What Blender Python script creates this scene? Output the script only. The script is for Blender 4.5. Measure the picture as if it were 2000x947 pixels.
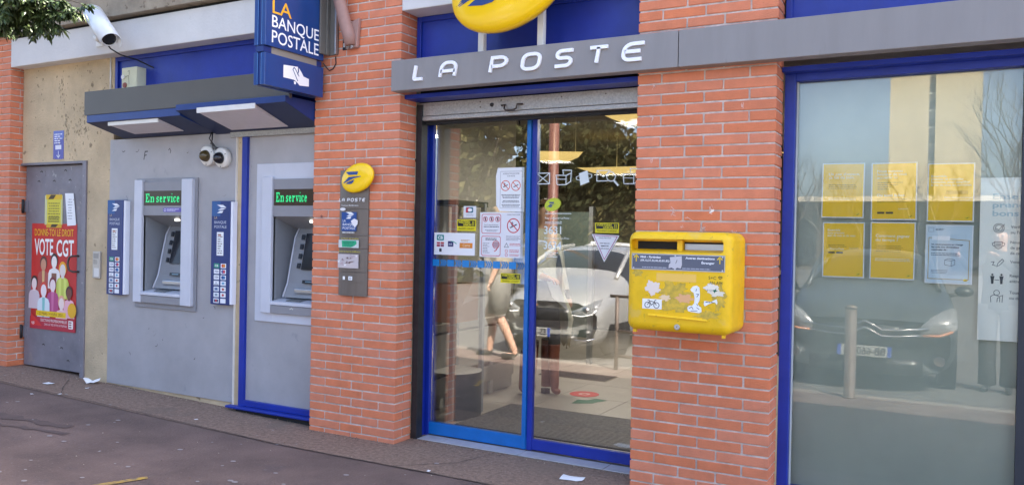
import bpy, bmesh, math, random
from mathutils import Vector, Matrix, noise
for o in list(bpy.data.objects): bpy.data.objects.remove(o, do_unlink=True)
SC = bpy.context.scene
COL = SC.collection
R = math.radians

# ---------------------------------------------------------------- camera, sky, sun, exposure
cam = bpy.data.cameras.new('camera'); camo = bpy.data.objects.new('camera', cam); COL.objects.link(camo)
yaw, pitch, roll = R(28.614), R(-0.47), R(1.1285)
fwd = Vector((-math.sin(yaw)*math.cos(pitch), math.cos(yaw)*math.cos(pitch), math.sin(pitch)))
rgt = Vector((math.cos(yaw), math.sin(yaw), 0)); upv = rgt.cross(fwd)
r2 = rgt*math.cos(roll) + upv*math.sin(roll); u2 = upv*math.cos(roll) - rgt*math.sin(roll)
m = Matrix((r2, u2, -fwd)).transposed().to_4x4(); m.translation = Vector((0, -4.447, 1.434))
camo.matrix_world = m
cam.sensor_fit = 'HORIZONTAL'; cam.sensor_width = 36; cam.lens = 1580.5/2000*36
cam.clip_start = .02; cam.clip_end = 1500
SC.camera = camo

SUN_AZ, SUN_EL = R(50), R(45)         # measured from +Y (behind the building) towards +X
sdir = Vector((math.sin(SUN_AZ)*math.cos(SUN_EL), math.cos(SUN_AZ)*math.cos(SUN_EL), math.sin(SUN_EL)))
W = bpy.data.worlds.new('World'); SC.world = W; W.use_nodes = True
nt = W.node_tree; nt.nodes.clear()
sky = nt.nodes.new('ShaderNodeTexSky'); sky.sky_type = 'NISHITA'; sky.sun_disc = False
sky.sun_elevation = SUN_EL; sky.sun_rotation = SUN_AZ
sky.air_density = .7; sky.dust_density = 3.5; sky.ozone_density = .3
bg = nt.nodes.new('ShaderNodeBackground'); bg.inputs[1].default_value = .145
wo = nt.nodes.new('ShaderNodeOutputWorld')
nt.links.new(sky.outputs[0], bg.inputs[0]); nt.links.new(bg.outputs[0], wo.inputs[0])
sl = bpy.data.lights.new('sun', 'SUN'); sl.energy = 4.2; sl.angle = R(.53); sl.color = (1, .93, .82)
so = bpy.data.objects.new('sun', sl); COL.objects.link(so)
so.rotation_euler = (-sdir).to_track_quat('-Z', 'Y').to_euler(); so.location = (6, 8, 14)
vs = SC.view_settings; vs.view_transform = 'Standard'; vs.look = 'None'; vs.gamma = 1; vs.exposure = 2.55
vs.use_curve_mapping = False
SC.render.engine = 'CYCLES'
SC.cycles.max_bounces = 8; SC.cycles.diffuse_bounces = 4; SC.cycles.glossy_bounces = 4
SC.cycles.transparent_max_bounces = 12

# ---------------------------------------------------------------- materials
MATS = {}
def s2l(c): return tuple((v/12.92 if v <= .04045 else ((v+.055)/1.055)**2.4) for v in c)
def hexc(h):
    h = h.lstrip('#'); return s2l(tuple(int(h[i:i+2], 16)/255 for i in (0, 2, 4)))
def mat(name, color=(.5,.5,.5), rough=.6, metal=0., var=0., vscale=6., vcol=None, bump=0., bscale=40., rnd=0.,
        spec=.5, coat=0., emit=None, es=0., stretch=None, spots=None):
    """Principled with procedural colour variation, dirt spots and fine relief (object coordinates)"""
    if name in MATS: return MATS[name]
    m = bpy.data.materials.new(name); m.use_nodes = True; t = m.node_tree; b = t.nodes['Principled BSDF']
    L = t.links.new
    b.inputs['Base Color'].default_value = (*color, 1); b.inputs['Roughness'].default_value = rough
    b.inputs['Metallic'].default_value = metal; b.inputs['Specular IOR Level'].default_value = spec
    b.inputs['Coat Weight'].default_value = coat
    if emit: b.inputs['Emission Color'].default_value = (*emit, 1); b.inputs['Emission Strength'].default_value = es
    tc = mp = None
    def coords():
        nonlocal tc, mp
        if mp is None:
            tc = t.nodes.new('ShaderNodeNewGeometry'); mp = t.nodes.new('ShaderNodeMapping')
            L(tc.outputs['Position'], mp.inputs[0])
            if stretch: mp.inputs['Scale'].default_value = stretch
        return mp.outputs[0]
    cur = None
    if var > 0:
        n = t.nodes.new('ShaderNodeTexNoise'); n.inputs['Scale'].default_value = vscale; n.inputs['Detail'].default_value = 7
        n.inputs['Roughness'].default_value = .62
        L(coords(), n.inputs['Vector'])
        rp = t.nodes.new('ShaderNodeValToRGB'); rp.color_ramp.elements[0].position = .33; rp.color_ramp.elements[1].position = .68
        c2 = vcol if vcol else tuple(v*(1-var) for v in color)
        rp.color_ramp.elements[0].color = (*c2, 1)
        rp.color_ramp.elements[1].color = (*(tuple(min(1, v*(1+var*.35)) for v in color) if not vcol else color), 1)
        L(n.outputs[0], rp.inputs[0]); cur = rp.outputs[0]
    if spots:      # (scale, threshold, colour, amount)
        for (sc, th, sc_col, am) in spots:
            n = t.nodes.new('ShaderNodeTexNoise'); n.inputs['Scale'].default_value = sc; n.inputs['Detail'].default_value = 5
            L(coords(), n.inputs['Vector'])
            rp = t.nodes.new('ShaderNodeValToRGB'); rp.color_ramp.elements[0].position = th; rp.color_ramp.elements[1].position = th+.05
            L(n.outputs[0], rp.inputs[0])
            mu = t.nodes.new('ShaderNodeMath'); mu.operation = 'MULTIPLY'; mu.inputs[1].default_value = am; L(rp.outputs[0], mu.inputs[0])
            mx = t.nodes.new('ShaderNodeMix'); mx.data_type = 'RGBA'
            L(mu.outputs[0], mx.inputs['Factor'])
            if cur: L(cur, mx.inputs['A'])
            else: mx.inputs['A'].default_value = (*color, 1)
            mx.inputs['B'].default_value = (*sc_col, 1); cur = mx.outputs['Result']
    if rnd > 0:
        oi = t.nodes.new('ShaderNodeObjectInfo'); hs = t.nodes.new('ShaderNodeHueSaturation')
        mr = t.nodes.new('ShaderNodeMapRange'); mr.inputs['To Min'].default_value = 1-rnd; mr.inputs['To Max'].default_value = 1+rnd
        L(oi.outputs['Random'], mr.inputs[0]); L(mr.outputs[0], hs.inputs['Value'])
        mh = t.nodes.new('ShaderNodeMath'); mh.operation = 'MULTIPLY_ADD'; mh.inputs[1].default_value = 7.31; mh.inputs[2].default_value = 0
        fr = t.nodes.new('ShaderNodeMath'); fr.operation = 'FRACT'; L(oi.outputs['Random'], mh.inputs[0]); L(mh.outputs[0], fr.inputs[0])
        mr2 = t.nodes.new('ShaderNodeMapRange'); mr2.inputs['To Min'].default_value = .96; mr2.inputs['To Max'].default_value = 1.04
        L(fr.outputs[0], mr2.inputs[0]); L(mr2.outputs[0], hs.inputs['Saturation'])
        if cur: L(cur, hs.inputs['Color'])
        else: hs.inputs['Color'].default_value = (*color, 1)
        cur = hs.outputs[0]
    if cur: L(cur, b.inputs['Base Color'])
    if bump > 0:
        n = t.nodes.new('ShaderNodeTexNoise'); n.inputs['Scale'].default_value = bscale; n.inputs['Detail'].default_value = 6
        L(coords(), n.inputs['Vector'])
        bp = t.nodes.new('ShaderNodeBump'); bp.inputs['Strength'].default_value = bump; bp.inputs['Distance'].default_value = .01
        L(n.outputs[0], bp.inputs['Height']); L(bp.outputs[0], b.inputs['Normal'])
        mr = t.nodes.new('ShaderNodeMapRange'); mr.inputs['To Min'].default_value = max(0, rough-.12); mr.inputs['To Max'].default_value = min(1, rough+.12)
        L(n.outputs[0], mr.inputs[0]); L(mr.outputs[0], b.inputs['Roughness'])
    MATS[name] = m
    return m
def glass_mat(name, refl, tint=(1,1,1)):
    """thin pane: clear transmission with a facing-dependent mirror reflection"""
    m = bpy.data.materials.new(name); m.use_nodes = True; t = m.node_tree; t.nodes.clear(); L = t.links.new
    o = t.nodes.new('ShaderNodeOutputMaterial'); mx = t.nodes.new('ShaderNodeMixShader')
    tr = t.nodes.new('ShaderNodeBsdfTransparent'); tr.inputs[0].default_value = (*tint, 1)
    gl = t.nodes.new('ShaderNodeBsdfGlossy'); gl.inputs['Roughness'].default_value = .0; gl.inputs[0].default_value = (1, 1, 1, 1)
    lw = t.nodes.new('ShaderNodeFresnel'); lw.inputs[0].default_value = 1.52
    # two faces and a light coating: about twice the single-face reflectance
    mu = t.nodes.new('ShaderNodeMath'); mu.operation = 'MULTIPLY'; mu.inputs[1].default_value = refl; mu.use_clamp = True
    L(lw.outputs[0], mu.inputs[0]); L(mu.outputs[0], mx.inputs[0]); L(tr.outputs[0], mx.inputs[1]); L(gl.outputs[0], mx.inputs[2])
    L(mx.outputs[0], o.inputs[0]); MATS[name] = m
    return m
def C(h, rough=.55):
    """flat printed or painted colour"""
    k = 'print_'+h.lstrip('#')+('' if rough == .55 else '_%d' % int(rough*100))
    return mat(k, hexc(h), rough)

# ---------------------------------------------------------------- mesh builder
class Fr:       # a drawing plane: origin, right, up; n points out of it
    def __init__(s, o, u=(1,0,0), v=(0,0,1)):
        s.o = Vector(o); s.u = Vector(u).normalized(); s.v = Vector(v).normalized(); s.n = s.u.cross(s.v)
    def p(s, x, y, d=0.): return s.o + s.u*x + s.v*y + s.n*d
def wall(y): return Fr((0, y, 0))
_tx = {}
def text2d(s, bold=0.):
    k = (s, bold)
    if k in _tx: return _tx[k]
    cu = bpy.data.curves.new('t', 'FONT'); cu.body = s; cu.size = 1; cu.offset = bold; cu.resolution_u = 3
    ob = bpy.data.objects.new('t', cu); COL.objects.link(ob)
    dg = bpy.context.evaluated_depsgraph_get(); me = ob.evaluated_get(dg).to_mesh()
    vs_ = [(v.co.x, v.co.y) for v in me.vertices]; fs = [tuple(p.vertices) for p in me.polygons]
    nz = [p.normal.z for p in me.polygons]
    fs = [f if z >= 0 else f[::-1] for f, z in zip(fs, nz)]
    ob.evaluated_get(dg).to_mesh_clear(); bpy.data.objects.remove(ob); bpy.data.curves.remove(cu)
    _tx[k] = (vs_, fs); return _tx[k]
_h = text2d('H'); CAP = max(v[1] for v in _h[0])
class MB:
    def __init__(s): s.v = []; s.f = []; s.m = []; s.sm = []
    def face(s, idx, m, smooth=False): s.f.append(tuple(idx)); s.m.append(m); s.sm.append(smooth)
    def add(s, vs_, fs, m, smooth=False):
        b = len(s.v); s.v += [Vector(v) for v in vs_]
        for f in fs: s.face([b+i for i in f], m, smooth)
        return s
    def box(s, x0, x1, y0, y1, z0, z1, m):
        v = [(x, y, z) for z in (z0, z1) for y in (y0, y1) for x in (x0, x1)]
        return s.add(v, [(0,2,3,1), (4,5,7,6), (0,1,5,4), (2,6,7,3), (0,4,6,2), (1,3,7,5)], m)
    def hexa(s, v8, m):       # bottom 4 (ccw from above) then top 4
        return s.add(v8, [(3,2,1,0), (4,5,6,7), (0,1,5,4), (1,2,6,5), (2,3,7,6), (3,0,4,7)], m)
    def poly(s, fr, pts, m, d=0., t=0.):
        n = len(pts); a = sum(pts[i][0]*pts[(i+1)%n][1]-pts[(i+1)%n][0]*pts[i][1] for i in range(n))
        if a < 0: pts = pts[::-1]
        if t <= 0: return s.add([fr.p(x, y, d) for x, y in pts], [tuple(range(n))], m)
        v = [fr.p(x, y, d+t) for x, y in pts]+[fr.p(x, y, d) for x, y in pts]
        return s.add(v, [tuple(range(n)), tuple(range(2*n-1, n-1, -1))]+[(i, n+i, n+(i+1)%n, (i+1)%n) for i in range(n)], m)
    def rect(s, fr, x0, x1, y0, y1, m, d=0., t=0.): return s.poly(fr, [(x0,y0), (x1,y0), (x1,y1), (x0,y1)], m, d, t)
    def rrect(s, fr, x0, x1, y0, y1, r, m, d=0., t=0., k=4):
        pts = []
        for cx, cy, a in ((x1-r,y0+r,-90), (x1-r,y1-r,0), (x0+r,y1-r,90), (x0+r,y0+r,180)):
            pts += [(cx+r*math.cos(R(a+90*i/k)), cy+r*math.sin(R(a+90*i/k))) for i in range(k+1)]
        return s.poly(fr, pts, m, d, t)
    def ell(s, fr, cx, cy, a, b, m, d=0., t=0., k=24, rot=0):
        c, q = math.cos(rot), math.sin(rot)
        return s.poly(fr, [(cx+a*math.cos(6.2832*i/k)*c-b*math.sin(6.2832*i/k)*q, cy+a*math.cos(6.2832*i/k)*q+b*math.sin(6.2832*i/k)*c) for i in range(k)], m, d, t)
    def ring(s, fr, cx, cy, r, w, m, d=0., k=28):
        v = []; f = []
        for i in range(k):
            a = 6.2832*i/k
            v += [fr.p(cx+(r-w)*math.cos(a), cy+(r-w)*math.sin(a), d), fr.p(cx+r*math.cos(a), cy+r*math.sin(a), d)]
        for i in range(k): j = (i+1) % k; f.append((2*i, 2*i+1, 2*j+1, 2*j))
        return s.add(v, f, m)
    def line(s, fr, pts, w, m, d=0., closed=False, t=0.):
        """flat ribbon with mitred joints"""
        n = len(pts); P = [Vector((x, y)) for x, y in pts]; Lf = []; Rt = []
        for i in range(n):
            a = P[i-1] if (i > 0 or closed) else None; b = P[(i+1) % n] if (i < n-1 or closed) else None
            d1 = (P[i]-a).normalized() if a is not None else None; d2 = (b-P[i]).normalized() if b is not None else None
            if d1 is None: d1 = d2
            if d2 is None: d2 = d1
            tn = (d1+d2); tn = tn.normalized() if tn.length > 1e-6 else d1
            nr = Vector((-tn.y, tn.x)); k = 1/max(.45, nr.dot(Vector((-d1.y, d1.x))))
            Lf.append(P[i]+nr*w/2*k); Rt.append(P[i]-nr*w/2*k)
        rg = range(n if closed else n-1)
        if t <= 0:
            v = [fr.p(q.x, q.y, d) for q in Lf+Rt]
            return s.add(v, [(i, n+i, n+(i+1)%n, (i+1)%n) for i in rg], m)
        v = [fr.p(q.x, q.y, d+t) for q in Lf+Rt]+[fr.p(q.x, q.y, d) for q in Lf+Rt]
        f = []
        for i in rg:
            j = (i+1) % n
            f += [(i, n+i, n+j, j), (i, j, 2*n+j, 2*n+i), (n+j, n+i, 3*n+i, 3*n+j)]
        if not closed: f += [(0, 2*n, 3*n, n), (n-1, 2*n-1, 4*n-1, 3*n-1)]
        return s.add(v, f, m)
    def text(s, fr, st, x, y, h, m, d=0., align='L', w=None, bold=0., shear=0., t=0., rot=0.):
        """text with cap height h, baseline y; w squeezes the line to that width"""
        vv, ff = text2d(st, bold)
        if not vv: return s
        k = h/CAP; x0 = min(v[0] for v in vv); x1 = max(v[0] for v in vv)
        kx = k if w is None else w/(x1-x0); wd = (x1-x0)*kx
        ox = {'L': 0, 'C': -wd/2, 'R': -wd}[align]
        q = []
        for a, b in vv:
            px = (a-x0)*kx+ox+shear*b*k; py = b*k
            if rot: px, py = px*math.cos(rot)-py*math.sin(rot), px*math.sin(rot)+py*math.cos(rot)
            q.append((x+px, y+py))
        if t > 0:      # raised letters: front plus sides
            b0 = len(q); s.add([fr.p(a, b, d+t) for a, b in q], ff, m)
            ed = {}
            for f in ff:
                for i in range(len(f)):
                    e = (f[i], f[(i+1) % len(f)]); ed[e] = 1
            v2 = [fr.p(a, b, d+t) for a, b in q]+[fr.p(a, b, d) for a, b in q]
            s.add(v2, [(e[1], e[0], b0+e[0], b0+e[1]) for e in ed if (e[1], e[0]) not in ed], m)
            return s
        return s.add([fr.p(a, b, d) for a, b in q], ff, m)
    def bars(s, fr, x0, x1, y0, y1, n, m, d=0., seed=0, ragged=.35, th=.5, align='L'):
        """n lines of print too small to read"""
        r = random.Random(seed); st = (y1-y0)/n
        for i in range(n):
            y = y1-(i+.5)*st; xa = x0; xe = x1-(x1-x0)*ragged*r.random()
            if align == 'C': q = (x1-xe)/2; xa, xe = x0+q, x1-q
            x = xa
            while x < xe:
                w = st*th*(1.2+3.5*r.random()); s.rect(fr, x, min(x+w, xe), y-st*th/2, y+st*th/2, m, d); x += w+st*th*.6
        return s
    def tube(s, pts, rad, m, k=10, caps=True, smooth=True):
        P = [Vector(p) for p in pts]; n = len(P); rr = rad if isinstance(rad, (list, tuple)) else [rad]*n
        b = len(s.v); ref = None
        for i in range(n):
            d = (P[min(i+1, n-1)]-P[max(i-1, 0)]).normalized()
            if ref is None: ref = d.orthogonal().normalized()
            else: ref = (ref-d*ref.dot(d)).normalized()
            bi = d.cross(ref)
            for j in range(k):
                a = 6.28318*j/k; s.v.append(P[i]+(ref*math.cos(a)+bi*math.sin(a))*rr[i])
        for i in range(n-1):
            for j in range(k):
                q = (j+1) % k; s.face((b+i*k+j, b+i*k+q, b+(i+1)*k+q, b+(i+1)*k+j), m, smooth)
        if caps:
            s.face([b+j for j in range(k)][::-1], m); s.face([b+(n-1)*k+j for j in range(k)], m)
        return s
    def lathe(s, o, ax, prof, m, k=20, smooth=True, sx=1., sy=1., ref=None):
        """prof: (radius, height along ax)"""
        o = Vector(o); ax = Vector(ax).normalized(); u = Vector(ref).normalized() if ref else ax.orthogonal().normalized(); w = ax.cross(u)
        b = len(s.v); n = len(prof)
        for r_, h_ in prof:
            for j in range(k):
                a = 6.28318*j/k; s.v.append(o+ax*h_+u*(r_*sx*math.cos(a))+w*(r_*sy*math.sin(a)))
        for i in range(n-1):
            for j in range(k):
                q = (j+1) % k; s.face((b+i*k+j, b+i*k+q, b+(i+1)*k+q, b+(i+1)*k+j), m, smooth)
        s.face([b+j for j in range(k)][::-1], m); s.face([b+(n-1)*k+j for j in range(k)], m)
        return s
def prop(o, label=None, cat=None, group=None, kind=None):
    for k, v in (('label', label), ('category', cat), ('group', group), ('kind', kind)):
        if v: o[k] = v
    return o
def org(o): return o.matrix_world.translation.copy() if o.parent is None else org(o.parent)+o.location
def ob(name, mb, parent=None, at=None, bevel=0., seg=2, smooth=False, **kw):
    """one mesh object from world-space geometry; origin `at`, or the parent's origin"""
    me = bpy.data.meshes.new(name)
    base = ORG[parent.name] if parent else Vector(at if at else (0, 0, 0))
    me.from_pydata([v-base for v in mb.v], [], mb.f)
    ms = []
    for q in mb.m:
        if q not in ms: ms.append(q)
    for q in ms: me.materials.append(q if not isinstance(q, str) else MATS[q])
    me.polygons.foreach_set('material_index', [ms.index(q) for q in mb.m])
    me.polygons.foreach_set('use_smooth', [bool(smooth or a) for a in mb.sm])
    me.update()
    o = bpy.data.objects.new(name, me); COL.objects.link(o)
    if parent: o.parent = parent
    else: o.location = base
    ORG[o.name] = base
    if bevel > 0:
        b = o.modifiers.new('bevel', 'BEVEL'); b.width = bevel; b.segments = seg; b.limit_method = 'ANGLE'; b.angle_limit = R(40)
        b.harden_normals = False
    return prop(o, **kw)
ORG = {}
def thing(name, at, label, cat, group=None):
    o = bpy.data.objects.new(name, None); COL.objects.link(o); o.location = at; o.empty_display_size = .1
    ORG[o.name] = Vector(at)
    return prop(o, label, cat, group)
def gz(x): return max(0., min(-.0245*(x+4), .16))      # the pavement climbs gently to the left

# shared materials
mat('brick', (.69, .228, .116), .85, var=.15, vscale=9, bump=.4, bscale=130, rnd=.03, spots=[(1.1, .56, (.54, .18, .115), .25), (3.5, .66, (.45, .17, .11), .18), (22, .68, (.68, .30, .20), .25), (60, .68, (.36, .11, .065), .35)])
mat('mortar', (.68, .60, .54), .95, var=.35, vscale=14, bump=.6, bscale=150)
mat('royal_blue', hexc('#16329c'), .42, var=.18, vscale=5, spots=[(30, .72, hexc('#0c1a50'), .5)], bump=.06, bscale=60)
mat('leaf_blue', hexc('#0a6cbc'), .4, var=.15, vscale=8)
mat('navy', hexc('#1c3472'), .32, var=.1, vscale=4)
mat('panel_grey', hexc('#aaa8aa'), .5, var=.13, vscale=3, bump=.05, bscale=30, spots=[(7, .69, hexc('#8a8c92'), .5), (45, .74, hexc('#6c6a68'), .6)])
mat('fascia_grey', hexc('#8a8685'), .5, var=.09, vscale=1.6, stretch=(5, 1, .7), spots=[(5, .70, hexc('#6e6a68'), .4)])
mat('render_beige', hexc('#cdb896'), .9, var=.2, vscale=3.5, bump=.5, bscale=60, spots=[(9, .66, hexc('#6a5a44'), .7), (28, .69, hexc('#4a3f33'), .6)])
mat('beam_white', hexc('#d6d4d2'), .85, var=.09, vscale=2.5, bump=.25, bscale=45, spots=[(6, .72, hexc('#a89c88'), .4)])
mat('concrete_stain', hexc('#a39582'), .9, var=.3, vscale=5, bump=.5, bscale=50, spots=[(14, .62, hexc('#5c4a38'), .6)])
mat('galva', hexc('#b4b1ad'), .42, metal=.55, var=.28, vscale=90, bump=.1, bscale=120)
mat('black_metal', (.02, .02, .022), .5)
mat('dark_gap', (.012, .012, .014), .8)
mat('white_plastic', hexc('#e4e2dc'), .4, var=.06, vscale=10)
mat('alu', hexc('#b9bcc0'), .35, metal=.8, var=.08, vscale=10)
mat('white_paper', hexc('#eef0f2'), .7)
mat('yellow_gloss', hexc('#ffd000'), .28, spec=.5, coat=.3, var=.03, vscale=3)
mat('lab_taupe', hexc('#6c635c'), .42, metal=.2, var=.12, vscale=8, stretch=(6, 1, .5))
glass_mat('glass_door', 2.8, (.93, .95, .95))
glass_mat('glass_window', 1.35, (.95, .97, .965))
glass_mat('glass_case', .35, (.96, .97, .97))
# ================================================================ ground
mat('asphalt', (.12, .114, .108), .9, var=.22, vscale=5, bump=.5, bscale=120)
mat('pavement', (.165, .112, .094), .92, var=.34, vscale=2.2, bump=.9, bscale=70,
    spots=[(3.2, .66, (.11, .080, .074), .6), (75, .63, (.27, .22, .19), .45), (95, .65, (.06, .045, .04), .5), (11, .72, (.20, .18, .17), .5)])
mat('aggregate', (.275, .185, .135), .92, var=.38, vscale=38, bump=1., bscale=75,
    spots=[(2.2, .60, (.18, .13, .10), .6), (80, .62, (.40, .32, .26), .5), (100, .63, (.08, .06, .05), .6), (1.1, .58, (.21, .15, .11), .5)])
mat('kerbstone', (.25, .21, .175), .85, var=.2, vscale=8, bump=.3, bscale=60)
mb = MB(); mb.add([(-400,-500,-.12), (400,-500,-.12), (400,300,-.12), (-400,300,-.12)], [(0,1,2,3)], 'asphalt')
ob('road', mb, kind='structure')
XS = [-22, -14, -10.53, -9, -7.86, -6.4, -5, -4, -2, 0, 3, 6, 12, 20]
def strip(y0, y1, dz, m, thick=None):
    b = MB(); v = []; n = len(XS)
    for x in XS: v += [(x, y0, gz(x)+dz), (x, y1, gz(x)+dz)]
    b.add(v, [(2*i, 2*i+2, 2*i+3, 2*i+1) for i in range(n-1)], m)
    if thick:
        v = []
        for x in XS: v += [(x, y0, -thick), (x, y0, gz(x)+dz)]
        b.add(v, [(2*i, 2*i+2, 2*i+3, 2*i+1) for i in range(n-1)], m)
    return b
ob('pavement', strip(-3.2, .40, 0, 'pavement', .3), kind='structure')
ob('building_apron', strip(-.42, .395, .004, 'aggregate'), kind='structure')
ob('kerb', strip(-3.36, -3.2, -.004, 'kerbstone', .3), kind='structure')
# expansion joint between apron and pavement, cracks and stains: thin worn shapes of their own
mat('joint_dark', (.07, .055, .05), .95)
mat('stain', (.118, .082, .072), .9, var=.2, vscale=12)
def ground_patch(pts, m, dz):
    b = MB(); b.add([(x, y, gz(x)+dz) for x, y in pts], [tuple(range(len(pts)))], m); return b
rnd = random.Random(4)
def ribbon(pts, w, m, dz, seed=0):
    r = random.Random(seed); b = MB(); P = []
    for (x0, y0), (x1, y1) in zip(pts[:-1], pts[1:]):
        k = max(2, int(math.hypot(x1-x0, y1-y0)/.06))
        P += [(x0+(x1-x0)*i/k, y0+(y1-y0)*i/k) for i in range(k)]
    P.append(pts[-1]); v = []
    for i, (x, y) in enumerate(P):
        a = P[max(i-1, 0)]; c = P[min(i+1, len(P)-1)]; dx, dy = c[0]-a[0], c[1]-a[1]; l = math.hypot(dx, dy) or 1
        ww = w*(.35+r.random()); j = w*.5*(r.random()-.5); nx, ny = -dy/l, dx/l
        v += [(x+nx*(j+ww/2), y+ny*(j+ww/2), gz(x)+dz), (x+nx*(j-ww/2), y+ny*(j-ww/2), gz(x)+dz)]
    b.add(v, [(2*i, 2*i+1, 2*i+3, 2*i+2) for i in range(len(P)-1)], m); return b
apron_edge = ob('expansion_joint', ribbon([(-9, -.40), (-5.27, -.40), (-4.7, -.41), (-3.47, -.43), (-2.75, -.42), (0, -.43)], .006, 'joint_dark', .0075, 3), kind='structure')
for k, (pts, w) in enumerate([([(-7.9, -.42), (-7.0, -.75), (-6.35, -1.05)], .007), ([(-6.9, .0), (-6.6, -.25), (-6.35, -.42)], .005), ([(-3.0, -.42), (-2.7, -.15), (-2.62, .15)], .006)]):
    ob('crack', ribbon(pts, w, 'joint_dark', .0082, k), kind='structure')
for k, (pts, w) in enumerate([([(-6.6, -1.20), (-6.0, -1.02), (-5.72, -1.0), (-5.4, -.95)], .10), ([(-6.2, -1.35), (-5.72, -1.16), (-5.25, -1.08)], .07)]):
    ob('stain', ribbon(pts, w, 'stain', .004, 7+k), kind='structure')
# painted yellow line end
mb = MB(); mb.add([(-4.175, -1.64, .006), (-4.13, -1.66, .006), (-4.025, -1.37, .005), (-4.062, -1.35, .005)], [(0,1,2,3)], mat('worn_yellow', hexc('#c9a23a'), .8, var=.5, vscale=25, vcol=(.16, .125, .09)))
mb.v = [v+Vector((0, 0, gz(v.x))) for v in mb.v]
ob('yellow_tape', mb, at=(-4.1, -1.5, .006), label='short worn yellow line marked on the pavement', cat='marking')
# chewing gum, specks of litter
gum = MB(); rr = random.Random(9)
for i in range(90):
    x = rr.uniform(-7.5, -1.5); y = rr.uniform(-1.9, .0); a = rr.uniform(.006, .02); z = gz(x)+(.0085 if y > -.42 else .0045)
    gum.add([(x+a*math.cos(k*.9)*(1+.3*rr.random()), y+a*.8*math.sin(k*.9), z) for k in range(7)], [tuple(range(7))], mat('gum', (.30, .27, .26), .9))
ob('gum_spots', gum, kind='stuff')
grit = MB()       # sand, grit and dry leaf crumbs gathered along the foot of the wall
for i in range(900):
    x = rr.uniform(-7.8, -.9); y0 = .10 if x < -4.08 else (-.004 if (x < -3.3 or x > -1.62) else .19); y = y0-abs(rr.gauss(0, .035))-.003
    if i % 6 == 0: y = rr.uniform(-1.5, y0)
    a = rr.uniform(.0015, .006); z = gz(x)+(.0085 if y > -.42 else .0045); q = rr.uniform(0, 6.28)
    v = [(x+a*math.cos(q+k*2.1), y+a*math.sin(q+k*2.1), z) for k in range(3)]+[(x, y, z+a*.8)]
    grit.add(v, [(0,1,3), (1,2,3), (2,0,3)], C(rr.choice(['#8d7c68', '#5c4c40', '#b5a892', '#6e5236', '#3c342e'])))
ob('grit', grit, kind='stuff')
def scrap(x, y, s, seed, label, group=None, a=0., tall=.02):
    r = random.Random(seed); b = MB(); z = gz(x)+(.009 if y > -.42 else .005); n = 4; v = []
    for i in range(n+1):
        for j in range(3):
            lx = (i/n-.5)*s*1.6; ly = (j/2-.5)*s
            zz = z+.0015+tall*r.random()*(1 if (i in (0, n) or j == 1) else .3)
            v.append((x+lx*math.cos(a)-ly*math.sin(a), y+lx*math.sin(a)+ly*math.cos(a), zz))
    zmin = min(q[2] for q in v); v = [(p, q, t-zmin+z) for p, q, t in v]
    f = [(i*3+j, (i+1)*3+j, (i+1)*3+j+1, i*3+j+1) for i in range(n) for j in range(2)]
    b.add(v, f, 'white_paper'); o = ob('paper_scrap', b, at=(x, y, z), label=label, cat='litter', group=group)
    s_ = o.modifiers.new('s', 'SOLIDIFY'); s_.thickness = .0008
    return o
scrap(-1.95, -.07, .085, 1, 'white paper receipt lying on the ground before the glass door', a=.15, tall=.008)
scrap(-6.62, .03, .075, 2, 'crumpled white paper at the foot of the beige wall', a=.6, tall=.05)
for i, (px, py, s) in enumerate([(-6.86, -.21, .055), (-6.45, -.13, .016), (-6.40, -.40, .02), (-6.58, -.52, .018), (-4.9, -.30, .018), (-2.75, -.40, .018)]):
    scrap(px, py, s, 10+i, 'tiny white scrap of litter on the pavement', 'litter scraps on the pavement', a=i, tall=.004)

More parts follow.
